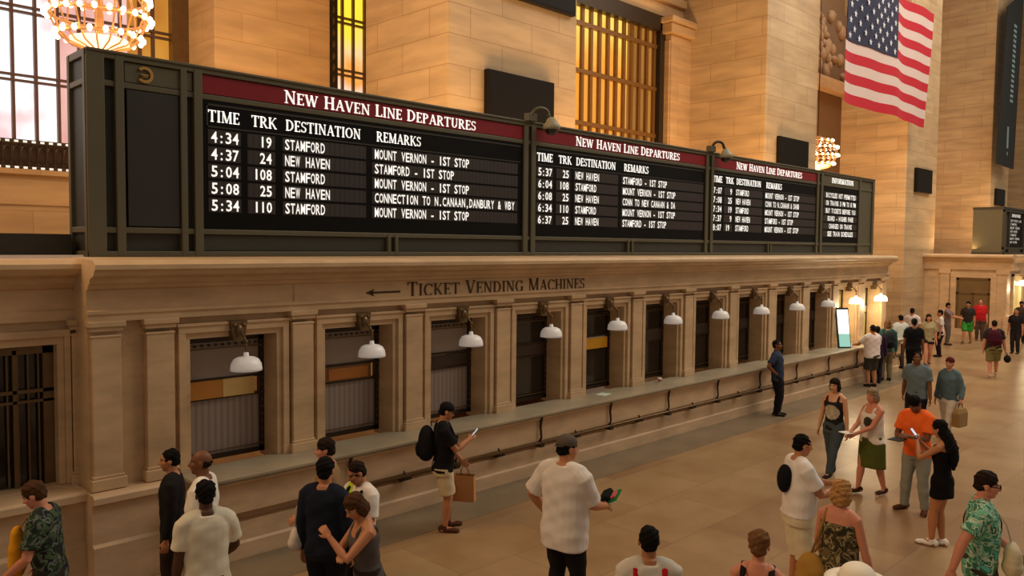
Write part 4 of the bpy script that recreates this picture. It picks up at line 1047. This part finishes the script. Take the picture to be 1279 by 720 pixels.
    for ex in extras:
        if ex[0] in ('cap', 'cap_back', 'hat'):
            G = MB(); bw_ = 1.3 if ex[0] == 'hat' else 1.0; E(G, (0, -.014, .050), .087*bw_, .103*bw_, .084, 20, 12); cm = voxelize(G, .009, 2)
            lim = .035
            import bmesh
            bm = bmesh.new(); bm.from_mesh(cm)
            inv = Mh.transposed()
            bmesh.ops.delete(bm, geom=[v for v in bm.verts if (inv @ (v.co - hc)).z/k < .030], context='VERTS'); bm.to_mesh(cm); bm.free()
            o = part('cap' if ex[0] != 'hat' else 'hat', cm, cloth(ex[1]))
            sdr = 1 if ex[0] == 'cap' else -1
            if ex[0] == 'hat':
                br = MB(); br.rings([[Hm(((.112 + .09*q_)*math.cos(t), -.014 + (.132 + .09*q_)*math.sin(t), .034 - .018*q_ + zz)) for t in [2*PI*j/28 for j in range(28)]] for q_, zz in ((0, 0), (1, 0), (1, .006), (0, .008))], closed=True)
            else:
                br = MB(); pts = []
                for zz in (0, .006):
                    pts.append([Hm((.078*math.cos(t), -.014 + sdr*(.088*math.sin(t) + (.075 if ex[0] == 'cap' else .03)*max(0, math.sin(t))), .034 - .014*max(0, math.sin(t)) + zz)) for t in [PI*j/14 for j in range(15)]])
                br.rings(pts)
            br.build('brim', cloth(ex[1]), o, smooth=True)
        elif ex[0] == 'glasses':
            G = MB()
            for s in (-1, 1):
                G.rings([[Hm((s*.031 + (.021 + .003*math.cos(b_))*math.cos(t), .108 + .003*math.sin(b_), .004 + (.016 + .003*math.cos(b_))*math.sin(t))) for b_ in (0, 2.1, 4.2)] for t in [2*PI*j/16 for j in range(16)]], closed=True)
                G.tube([Hm((s*.054, .104, .008)), Hm((s*.08, .02, .006))], .0035*k, 6)
            G.tube([Hm((-.01, .112, .008)), Hm((.01, .112, .008))], .0035*k, 6)
            G.build('glasses', cloth(ex[1]), root)
        elif ex[0] == 'belt':
            MB().rings(trings([.572, .592], .020*k)).build('belt', cloth(ex[1]), root)
        elif ex[0] == 'strap':     # diagonal strap over one shoulder, front and back
            s = ex[2]; w_ = ex[3] if len(ex) > 3 else .011
            pr = []
            for t in range(25):
                a = 2*PI*t/24
                zf = .70 + .135*math.cos(a) if ex[4:5] != ('both',) else .76
                rx, ry, yo = prof(P, min(zf, .80)); f2 = max(1, fat)
                px = s*(.055*math.cos(a)); py = yo + (ry*f2 + .016)*math.sin(a) if zf < .80 else yo + (ry + .012)*math.sin(a)
                pr.append(sp(px, py, zf))
            MB().tube(pr, w_*h, 8, flat=.45, side=(1, 0, 0)).build('strap', cloth(ex[1]), root, smooth=True)
        elif ex[0] == 'vest_straps':   # two straps over the shoulders
            for s in (-1, 1):
                MB().tube([sp(s*.06, -.07, .66), sp(s*.062, -.072, .76), sp(s*.062, -.05, .822), sp(s*.062, .0, .848), sp(s*.062, .052, .815), sp(s*.064, .078, .75), sp(s*.075, .078, .66)], [.014*h]*7, 8, flat=.4, side=(1, 0, 0)).build('shoulder_strap', cloth(ex[1]), root, smooth=True)
    return root

def hand_world(key):
    root, p, d, pn, lt = WORLDHAND[key]
    M = Matrix.Translation(root.location) @ Matrix.Rotation(root.rotation_euler.z, 4, 'Z')
    return M @ p, root.rotation_euler.z, (M.to_3x3() @ d), (M.to_3x3() @ pn)

W = (236, 228, 218); BK = (22, 21, 24); NAVY = (28, 32, 46)
HAW = patterned('dark_hawaiian_cloth', [srgb(34, 36, 34), srgb(40, 60, 40), srgb(96, 104, 92), srgb(30, 30, 40), srgb(70, 90, 60)], 11)
TEAL = patterned('teal_floral_cloth', [srgb(70, 130, 100), srgb(120, 190, 160), srgb(190, 214, 190), srgb(60, 110, 84), srgb(90, 190, 170)], 13)
FLOR = patterned('dark_floral_cloth', [srgb(52, 50, 36), srgb(84, 72, 44), srgb(156, 140, 104), srgb(60, 58, 40), srgb(112, 94, 58)], 14)
step = ((.06, .16, 0), (-.05, -.12, 0)); step2 = ((.05, -.12, 0), (-.06, .16, 0)); wide = ((.08, .02, 15), (-.08, 0, -15))

person('p1', (2.10, 7.96), 1.72, 290, 'person in a dark green patterned short-sleeved shirt with a yellow bag, at the far left', 'pink', ('full', 'brown'), lean=6, nod=18, top=('tee', HAW), bottom=('pants', (48, 44, 42)), feet=step, L='low', R='fore')
person('p2', (3.37, 8.37), 1.70, 275, 'dark-clothed person with black hair facing left, half behind a man in white', 'tan', ('short', 'black'), top=('long', (30, 28, 30)), bottom=('pants', (52, 38, 30)), nod=4)
person('p3', (3.41, 7.72), 1.8, 285, 'man with receding hair in a white t-shirt facing left beside the first lamp-lit window', 'brown', ('bald', 'darkbrown'), fat=1.1, top=('tee', W), bottom=('pants', (50, 36, 34)), yaw=-8)
person('p4', (3.04, 6.83), 1.75, 350, 'man with black hair seen from behind in a cream t-shirt, nearest of the left group', 'dark', ('full', 'black'), fat=1.06, top=('tee', (220, 212, 190)), bottom=('pants', (40, 34, 36)), R='low')
person('p5', (4.69, 7.48), 1.75, 275, 'person with dark hair and pink face turned left, mostly hidden behind others', 'pink', ('full', 'darkbrown'), top=('tee', (150, 120, 84)), bottom=('pants', (40, 36, 34)), L='low', nod=5)
person('p6', (4.16, 6.69), 1.78, 25, 'person in a navy jacket seen from behind with black hair', 'tan', ('full', 'black'), top=('long', NAVY), bottom=('pants', (24, 26, 34)), L='hang')
person('p7', (4.62, 6.75), 1.68, 235, 'man looking down in a white t-shirt and lime vest with a dark shoulder strap', 'tan', ('short', 'darkbrown'), nod=25, yaw=10, top=('tee', W, {'print': [(.06, .66, .07, .2, (196, 226, 50), 1)]}), bottom=('pants', (44, 42, 48)), R='belly', L='belly', extras=(('vest_straps', BK),))
person('p8', (4.10, 5.86), 1.68, 255, 'woman with brown hair in a grey tank top, arms folded before her face', 'tan', ('bob', 'brown'), 'f', 1.08, nod=26, yaw=-15, top=('tank', (84, 78, 76), {'wide': 1}), bottom=('pants', (52, 42, 38)), R='cross', L='high', Rp=(.8, .2, -.6), Lp=(.4, .4, -.8), lean=6)
person('p9', (6.93, 8.20), 1.75, 85, 'man in black cap, black t-shirt and khaki shorts with a phone by the counter', 'tan', ('short', 'black'), fat=1.1, nod=18, top=('tee', BK), bottom=('shorts', (206, 188, 152)), R='phone', L=(.10, .15, .52), extras=(('cap', BK),), shoes=(84, 52, 36), feet=((.06, .01, 12), (-.06, .05, -12)))
person('p10', (6.06, 5.26), 1.95, 40, 'tall man in a large white short-sleeved shirt and backward grey cap holding a green magazine', 'tan', ('short', 'black'), fat=1.12, widen=1.13, yaw=20, nod=5, top=('tee', (222, 214, 206), {'hem': .42, 'loose': 1.12, 'off': .024, 'sleeve': .85, 'collar': 1}), bottom=('pants', (30, 28, 30)), R=(.10, .22, .60), L=(.17, .06, .53), Lp=(.9, -.7, 0), Rp=(.25, -1, -.4), extras=(('cap_back', (92, 80, 70)),), feet=wide)
person('p11', (5.02, 3.50), 1.72, 352, 'boy with short black hair seen from behind in a pale shirt with red shoulder straps', 'olive', ('short', 'black'), top=('tee', (206, 198, 182)), bottom=('pants', (50, 50, 60)), extras=(('vest_straps', (176, 24, 34)),))
person('p12', (5.64, 2.92), 1.68, 5, 'person with short light brown hair seen from behind in an orange top with black straps', 'pink', ('full', 'ltbrown'), 'f', top=('tank', (196, 116, 78), {'wide': 1}), bottom=('pants', (60, 60, 70)), extras=(('vest_straps', (34, 28, 28)),))
person('p13', (8.51, 3.95), 1.8, 65, 'man in a white t-shirt and cream shorts with a small black sling bag', 'tan', ('short', 'black'), fat=1.12, nod=10, top=('tee', (232, 226, 222), {'hem': .5, 'loose': 1.1}), bottom=('shorts', (222, 210, 180), {'len': 1.2}), R=(.05, .22, .66), L=(.02, .24, .68), extras=(('strap', BK, 1, .012), ('belt', (60, 44, 32))), shoes=(150, 120, 90))
person('p14', (7.44, 3.04), 1.68, 25, 'woman with curly blonde hair seen from behind in a dark patterned off-shoulder dress', 'pink', ('curly', 'blond'), 'f', 1.12, top=('dress', FLOR, {'hem': .47, 'straps': False, 'skirt': .26, 'loose': 1.0}), nod=6, R=(.17, .05, .48), L=(.14, .10, .50))
person('p15', (5.25, 2.02), 1.785, 5, 'person under a wide white hat, only the hat showing at the bottom edge', 'light', ('short', 'grey'), top=('tee', (200, 190, 180)), bottom=('pants', (60, 60, 66)), extras=(('hat', (240, 230, 208)),))
person('p16', (13.35, 5.60), 1.68, 205, 'woman in a black tank top with a pale print and blue jeans walking', 'light', ('bob', 'darkbrown'), 'f', .98, nod=6, top=('tank', (30, 27, 28), {'wide': 1, 'loose': .95, 'print': [(0, .665, .075, .075, (200, 192, 174), 1)]}), bottom=('pants', (72, 84, 92)), feet=((.05, -.10, 0), (-.03, .16, 0)), L='hang', R='hang', q=1.3)
person('p17', (12.85, 4.78), 1.68, 225, 'woman with short grey-blonde hair in a white sleeveless top and olive green skirt', 'pink', ('bob', 'grey'), 'f', 1.12, nod=6, top=('tank', (226, 220, 210), {'wide': 1, 'loose': 1.05, 'print': [(-.03, .69, .05, .05, (60, 56, 50), 1)]}), bottom=('skirt', (84, 92, 40), {'z': .26}), R=(.04, .22, .60), L=(.02, .22, .59), feet=((.06, .10, 10), (-.06, -.10, -8)), shoes=(70, 46, 34), q=1.3)
person('p18', (12.5, 4.0), 1.76, 205, 'man with bowed black-haired head in a bright orange t-shirt and pale jeans', 'brown', ('full', 'black'), fat=1.02, lean=5, nod=35, top=('tee', (255, 112, 48)), bottom=('pants', (142, 144, 136)), R=(.06, .2, .64), L=(.02, .2, .66), shoes=(84, 50, 32), feet=((.085, .02, 20), (-.085, .02, -20)), q=1.2)
person('p19', (11.2, 3.27), 1.66, 290, 'long-haired woman in a short black dress and white shoes holding a phone', 'tan', ('long', 'black'), 'f', .93, nod=20, top=('dress', (16, 14, 16), {'hem': .47, 'skirt': .40, 'flare': .5}), R='high', L='high', shoes=(236, 232, 226), feet=((.04, 0, 0), (-.04, .05, -5)), q=1.1)
person('p20', (8.40, 2.10), 1.78, 85, 'man with glasses and dark hair in a teal floral shirt at the lower right edge', 'pink', ('full', 'darkbrown'), fat=1.08, nod=6, top=('tee', TEAL, {'hem': .44}), bottom=('pants', (70, 62, 52)), R=(.2, -.14, .52), Rp=(.5, -.9, .1), L='low', extras=(('glasses', (40, 30, 26)), ('strap', (50, 44, 40), -1, .008)), feet=step)
person('p21', (17.32, 5.60), 1.78, 190, 'man in a slate blue t-shirt walking behind the man in orange', 'brown', ('short', 'black'), top=('tee', (104, 120, 130)), bottom=('pants', (34, 34, 42)), feet=step, L='hang', R='back', q=1.5, fat=1.05)
person('p22', (17.86, 5.15), 1.66, 205, 'woman with dark red hair in a blue-grey top and white trousers carrying a tan handbag', 'pink', ('bun', 'red'), 'f', 1.1, top=('long', (88, 110, 120), {'loose': 1.05}), bottom=('pants', (216, 204, 190)), feet=step2, L=(.17, .06, .5), q=1.5)
person('p23', (17.35, 8.62), 1.75, 100, 'man in a navy shirt and black trousers leaning back against the stone counter', 'brown', ('short', 'black'), top=('tee', (48, 58, 80), {'loose': 1.05}), bottom=('pants', (24, 24, 30), {'loose': 1.5}), R='akimbo', Rp=(.9, -.7, 0), L='akimbo', Lp=(.9, -.6, 0), lean=-4, q=1.5)
person('p24', (22.95, 8.62), 1.75, 325, 'man in a white t-shirt and dark shorts standing at the counter under the glowing lamps', 'tan', ('short', 'darkbrown'), fat=1.15, top=('tee', (236, 222, 214), {'loose': 1.08}), bottom=('shorts', (62, 60, 52), {'len': .98}), L='counter', R='fore', q=1.7)
person('p25', (23.72, 8.78), 1.64, 350, 'person in dark purple clothing beside the white-shirted man at the counter', 'brown', ('full', 'black'), top=('long', (52, 34, 60)), bottom=('pants', (40, 34, 46)), q=2)
person('p26', (24.4, 8.75), 1.78, 345, 'person in a teal jacket and khaki trousers with a dark backpack in the queue', 'tan', ('bob', 'ltbrown'), top=('long', (52, 86, 84)), bottom=('pants', (128, 114, 88)), q=2)
person('p27', (27.2, 9.35), 1.75, 330, 'person with dark hair in a pale shirt at the front of the queue', 'tan', ('short', 'black'), top=('tee', (196, 200, 196)), bottom=('pants', (70, 60, 54)), q=2)
person('p28', (25.42, 8.35), 1.8, 355, 'person all in black seen from behind in the queue', 'brown', ('full', 'black'), fat=1.08, top=('tee', (18, 18, 24)), bottom=('pants', (22, 22, 26)), q=2)
person('p29', (30.36, 10.05), 1.78, 10, 'person in a pale shirt seen over the shoulder of the one in black', 'tan', ('short', 'darkbrown'), fat=1.1, top=('tee', (226, 208, 200)), bottom=('pants', (90, 80, 70)), q=2.2)
person('p30', (28.6, 8.95), 1.72, 170, 'woman in a pale tan top and tiny dark shorts with bare legs', 'pink', ('long', 'darkbrown'), 'f', top=('tee', (170, 154, 116)), bottom=('shorts', (40, 34, 34), {'len': .35}), feet=step, q=2)
person('p31', (31.3, 9.4), 1.7, 260, 'dark-haired person in a white top standing in the distance', 'tan', ('full', 'black'), 'f', top=('tee', (222, 206, 194)), bottom=('pants', (40, 30, 34)), q=2.3)
person('p32', (35.5, 10.4), 1.72, 100, 'distant person in a mauve-grey top and grey trousers', 'tan', ('full', 'black'), top=('tee', (124, 104, 104)), bottom=('pants', (104, 96, 90)), L='fwd', R='fwd', q=2.3)
person('p33', (36.6, 9.95), 1.75, 190, 'distant person in a dark shirt and bright green shorts', 'tan', ('full', 'black'), top=('tee', (54, 46, 44)), bottom=('shorts', (60, 150, 56)), feet=step, q=2.3)
person('p34', (38.3, 9.95), 1.78, 180, 'distant person in a bright red shirt by the far doorway', 'pink', ('short', 'brown'), fat=1.2, top=('tee', (190, 34, 36)), bottom=('pants', (90, 70, 60)), q=2.3)
person('p35', (27.4, 6.72), 1.75, 355, 'person in dark clothes and khaki shorts with a maroon backpack walking away', 'pink', ('short', 'darkbrown'), fat=1.18, top=('tee', (50, 44, 44)), bottom=('shorts', (126, 118, 74), {'len': .95}), feet=step, shoes=(200, 170, 150), R=(.18, .04, .47), q=1.9)
person('p36', (34.5, 7.75), 1.7, 200, 'person in black standing at the right edge in the distance', 'tan', ('short', 'black'), top=('tee', (36, 32, 34)), bottom=('pants', (44, 38, 38)), q=2.3)
person('p37', (38.6, 8.5), 1.75, 170, 'farther person in dark brown clothes at the very right edge', 'brown', ('full', 'black'), top=('tee', (60, 46, 40)), bottom=('pants', (34, 32, 34)), q=2.4)

# ---- things carried -----------------------------------------------------
def at_hand(key, name, label, cat, group=None, dz=0.0, rz=0.0):
    p, r, d, pn = hand_world(key)
    return empty(name, (p.x, p.y, p.z + dz), r + rz, label, cat, group)
def phone(key, label):
    t = at_hand(key, 'phone', label, 'phone', 'phones in hands', .02)
    Mt = Matrix.Rotation(-.7, 4, 'X')
    MB().box(-.036, .036, -.004, .004, -.03, .115).xf(Mt).build('case', cloth((20, 20, 24)), t, bevel=.003); MB().box(-.032, .032, -.0052, -.004, -.022, .107).xf(Mt).build('screen', emis('phone_glow', (.8, .88, 1), .5), t)
phone('p9R', 'phone held by the man in the black cap'); phone('p19R', 'phone held up by the woman in the black dress')
t = at_hand('p9L', 'paper_bag', 'brown paper carrier bag hanging beside the man in the black cap', 'bag', None, -.06)
PB = plain('kraft_paper', srgb(186, 132, 82), .8, 0, .08)
MB().add([(-.15,-.07,-.46),(.15,-.07,-.46),(.15,.07,-.46),(-.15,.07,-.46),(-.14,-.05,-.1),(.14,-.05,-.1),(.14,.05,-.1),(-.14,.05,-.1)], [(0,3,2,1),(0,1,5,4),(1,2,6,5),(2,3,7,6),(3,0,4,7)]).xf(Matrix.Rotation(1.2, 4, 'Z')).build('bag_body', PB, t)
for yy in (-.045, .045): MB().tube([(-.06, yy, -.12), (-.05, yy*.6, -.03), (0, yy*.3, .03), (.05, yy*.6, -.03), (.06, yy, -.12)], .005, 6).xf(Matrix.Rotation(1.2, 4, 'Z')).build('handle', cloth((120, 84, 52)), t)
def backpack(key_root, h, label, col, z0=.56, z1=.82, depth=.19, w=.16, yb=-.078):
    t = empty('backpack', tuple(key_root.location), key_root.rotation_euler.z, label, 'backpack', None)
    G = MB(); H2 = h
    G.ell((0, yb*H2 - depth*.45, (z0 + z1)/2*H2), w, depth*.62, (z1 - z0)*.52*H2, None, 16, 12); G.ell((0, yb*H2 - depth*.5, (z0*.72 + z1*.28)*H2), w*1.02, depth*.66, (z1 - z0)*.34*H2, None, 16, 10)
    m = voxelize(G, .016, 2); m.materials.append(cloth(col)); o = bpy.data.objects.new('pack_body', m); COL.objects.link(o); o.parent = t
    MB().ell((0, yb*H2 - depth*1.0, (z0*.7 + z1*.3)*H2), w*.72, depth*.25, (z1 - z0)*.22*H2, None, 14, 8).build('front_pocket', cloth(tuple(max(0, c - 8) for c in col)), t, smooth=True)
    for s in (-1, 1):
        MB().tube([(s*.07*h, yb*h*.9, .64*h), (s*.068*h, yb*h*.75, .78*h), (s*.066*h, -.045*h, .84*h), (s*.066*h, .0, .857*h), (s*.066*h, .055*h, .82*h), (s*.07*h, .085*h, .75*h), (s*.085*h, .07*h, .66*h), (s*.10*h, -.02*h, .62*h)], .016*h, 8, flat=.4, side=(1, 0, 0)).build('shoulder_strap', cloth(tuple(min(255, c + 10) for c in col)), t, smooth=True)
    MB().tube([(-.04, yb*h - .02, z1*h), (0, yb*h - .03, z1*h + .05), (.04, yb*h - .02, z1*h)], .008, 6).build('grab_loop', cloth(col), t)
    return t
ROOT = {k[:-1]: v[0] for k, v in WORLDHAND.items()}
backpack(ROOT['p9'], 1.75, 'black backpack worn by the man in the black cap', (26, 25, 28))
backpack(ROOT['p26'], 1.78, 'dark backpack worn over the teal jacket in the queue', (34, 36, 38))
backpack(ROOT['p35'], 1.75, 'maroon backpack on the person walking away in khaki shorts', (70, 22, 36), .58, .84, .2, .19, -.085)
t = at_hand('p35R', 'shoulder_bag', 'small black bag at the side of the person with the maroon backpack', 'bag', None, -.12)
m = voxelize(MB().ell((.05, 0, -.06), .10, .16, .12, None, 14, 10), .014, 2); m.materials.append(cloth((26, 22, 24))); o = bpy.data.objects.new('bag_body', m); COL.objects.link(o); o.parent = t
MB().tube([(.05, -.1, .03), (.03, -.05, .12), (.0, .0, .15), (.03, .05, .12), (.05, .1, .03)], .008, 6).build('handle', cloth((26, 22, 24)), t)
# green magazine
t = at_hand('p10R', 'magazine', 'green and dark folded magazine in the hand of the tall man in white', 'magazine', None, .03)
Mg = Matrix.Rotation(-.5, 4, 'Y') @ Matrix.Rotation(.5, 4, 'X')
MB().box(-.12, .10, -.02, .17, 0, .012).box(-.12, .10, -.02, .17, .014, .022).xf(Mg).build('cover', cloth((40, 130, 62)), t, bevel=.003); MB().box(-.10, .02, .0, .16, .022, .09).xf(Mg).build('dark_top', cloth((26, 30, 28)), t, bevel=.02); MB().box(.03, .09, .02, .12, .022, .05).xf(Mg).build('pink_insert', cloth((206, 104, 96)), t, bevel=.01); MB().box(-.12, .10, -.03, -.02, .0, .012).xf(Mg).build('page_edge', cloth((230, 230, 220)), t)
# sling bag
r = ROOT['p13']
t = empty('sling_bag', tuple(r.location), r.rotation_euler.z, 'small black sling bag on the back of the man in cream shorts', 'bag')
m = voxelize(MB().ell((.0, -.165, 1.3), .12, .07, .17, Matrix.Rotation(.3, 3, 'Y'), 14, 10), .012, 2); m.materials.append(cloth((22, 22, 28))); o = bpy.data.objects.new('bag_body', m); COL.objects.link(o); o.parent = t
# yellow bags
def softbag(name, root, off, size, col, label, strap=None):
    t = empty(name, tuple(root.location), root.rotation_euler.z, label, 'bag')
    G = MB().ell(off, size[0], size[1], size[2], None, 16, 10).ell((off[0], off[1], off[2] - size[2]*.3), size[0]*1.1, size[1]*1.08, size[2]*.7, None, 16, 10)
    m = voxelize(G, .012, 2, .004); m.materials.append(cloth(col)); o = bpy.data.objects.new('bag_body', m); COL.objects.link(o); o.parent = t
    if strap: MB().tube(strap, .012, 8, flat=.4).build('strap', cloth(tuple(int(c*.85) for c in col)), t, smooth=True)
    return t
softbag('shoulder_bag', ROOT['p14'], (-.2, -.14, .78), (.15, .09, .2), (176, 134, 62), 'yellow-tan shoulder bag on the woman in the patterned dress', [(-.2, -.14, .96), (-.13, -.13, 1.2), (-.10, -.05, 1.41), (-.10, .06, 1.36), (-.17, .04, 1.1), (-.2, -.08, .96)])
softbag('yellow_bag', ROOT['p1'], (-.02, .26, 1.08), (.10, .07, .24), (222, 156, 34), 'bright yellow bag carried by the person at the far left', [(-.02, .24, 1.28), (-.06, .16, 1.4), (-.1, .03, 1.47)])
softbag('tote_bag', ROOT['p20'], (.08, .25, 1.0), (.15, .08, .17), (204, 192, 160), 'cream tote bag against the teal-shirted man', [(.08, .24, 1.14), (.0, .2, 1.3), (-.1, .07, 1.47)])
softbag('white_bag', ROOT['p6'], (-.31, .02, .96), (.07, .10, .12), (216, 206, 196), 'small white bag hanging beside the person in navy', [(-.31, 0, 1.06), (-.30, .0, 1.26), (-.22, .0, 1.43)])
t = at_hand('p22L', 'handbag', 'tan woven handbag carried by the woman in white trousers', 'bag', None, -.1)
TN = plain('tan_weave', srgb(150, 118, 72), .8, 0, .2, 40)
MB().add([(-.08,-.17,-.36),(.08,-.17,-.36),(.08,.17,-.36),(-.08,.17,-.36),(-.07,-.2,-.08),(.07,-.2,-.08),(.07,.2,-.08),(-.07,.2,-.08),(-.04,-.15,.02),(.04,-.15,.02),(.04,.15,.02),(-.04,.15,.02)], [(0,3,2,1),(0,1,5,4),(1,2,6,5),(2,3,7,6),(3,0,4,7),(4,5,9,8),(5,6,10,9),(6,7,11,10),(7,4,8,11),(8,9,10,11)]).build('bag_body', TN, t, bevel=.02)
MB().tube([(0, -.09, 0), (0, -.07, .1), (0, 0, .13), (0, .07, .1), (0, .09, 0)], .01, 8).build('handle', cloth((96, 70, 44)), t)
t = at_hand('p18R', 'tablet', 'dark tablet held low by the man in orange', 'tablet', None, -.01)
MB().box(-.09, .09, -.06, .18, -.006, .006).build('body', cloth((28, 30, 32)), t, bevel=.004); MB().box(-.08, .08, -.05, .17, .006, .0075).build('screen', cloth((60, 66, 70)), t)
t = at_hand('p17R', 'folded_paper', 'folded white paper in the hands of the woman in the olive skirt', 'paper', None, .01)
MB().box(-.08, .1, -.04, .12, 0, .008).build('sheet', cloth((226, 220, 206)), t)
bpy.data.scenes.remove(TMP)


# ------------------------------------------------------------------ light
w = bpy.data.worlds.new('hall_air'); SC.world = w; w.use_nodes = True
bg = w.node_tree.nodes['Background']; bg.inputs[0].default_value = (1, .83, .64, 1); bg.inputs[1].default_value = .24
def area(name, loc, size, sy, energy, col, target):
    l = bpy.data.lights.new(name, 'AREA'); l.shape = 'RECTANGLE'; l.size = size; l.size_y = sy; l.energy = energy; l.color = col
    o = bpy.data.objects.new(name, l); COL.objects.link(o); o.location = loc
    o.rotation_euler = (Vector(target) - Vector(loc)).to_track_quat('-Z', 'Y').to_euler(); return o
area('hall_overhead_fill', (27, 1, 22), 26, 10, 4300, (1, .89, .75), (25, 4, 0))  # added unseen overhead lamp that lights the whole hall
def bulb_light(loc, e):
    l = bpy.data.lights.new('lamp_glow', 'POINT'); l.energy = e; l.color = (1, .8, .5); l.shadow_soft_size = .15
    o = bpy.data.objects.new('lamp_glow', l); COL.objects.link(o); o.location = loc
for i in (10, 11): bulb_light((GX0 + i*PITCH + OPW/2, 9.25, 2.12), 38)
bulb_light((42.4, 9.0, 2.1), 60)
area('far_end_light', (44, 2, 20), 16, 10, 1700, (1, .84, .66), (42, 8, 0))
area('roof_wash', (15, 11.9, 3.9), 22, 1.2, 1800, (1, .60, .26), (15, 12.6, 14))
area('far_roof_wash', (47, 11.9, 3.9), 10, 1.2, 500, (1, .60, .26), (47, 12.6, 14))
area('gap_wash', (31.5, 13.6, 6), 3, 2, 420, (1, .60, .28), (38, 14.6, 11))
area('side_warm', (-6, 12, 16), 8, 8, 1700, (1, .62, .30), (20, 15, 8))  # added warm lamp, turns the left-facing pier sides orange

# ------------------------------------------------------------------ camera
cd = bpy.data.cameras.new('camera'); cam = bpy.data.objects.new('camera', cd); COL.objects.link(cam)
cd.sensor_fit = 'HORIZONTAL'; cd.sensor_width = 36; cd.lens = 28.1805; cd.clip_end = 300
Rm = Matrix(((0.7065374, 0.03036593, -0.70702391), (-0.70761891, 0.04297138, -0.70528642), (0.00896512, 0.99861473, 0.05184839)))
# the photograph's axes: camera right / up / back expressed in the hall's axes
cam.matrix_world = Matrix.Translation((0, 0, 3.85)) @ Matrix(((Rm[0][0], Rm[0][1], Rm[0][2]), (Rm[1][0], Rm[1][1], Rm[1][2]), (Rm[2][0], Rm[2][1], Rm[2][2]))).to_4x4()
SC.camera = cam
SC.view_settings.view_transform = 'Standard'
SC.view_settings.look = 'None'
SC.view_settings.exposure = 0
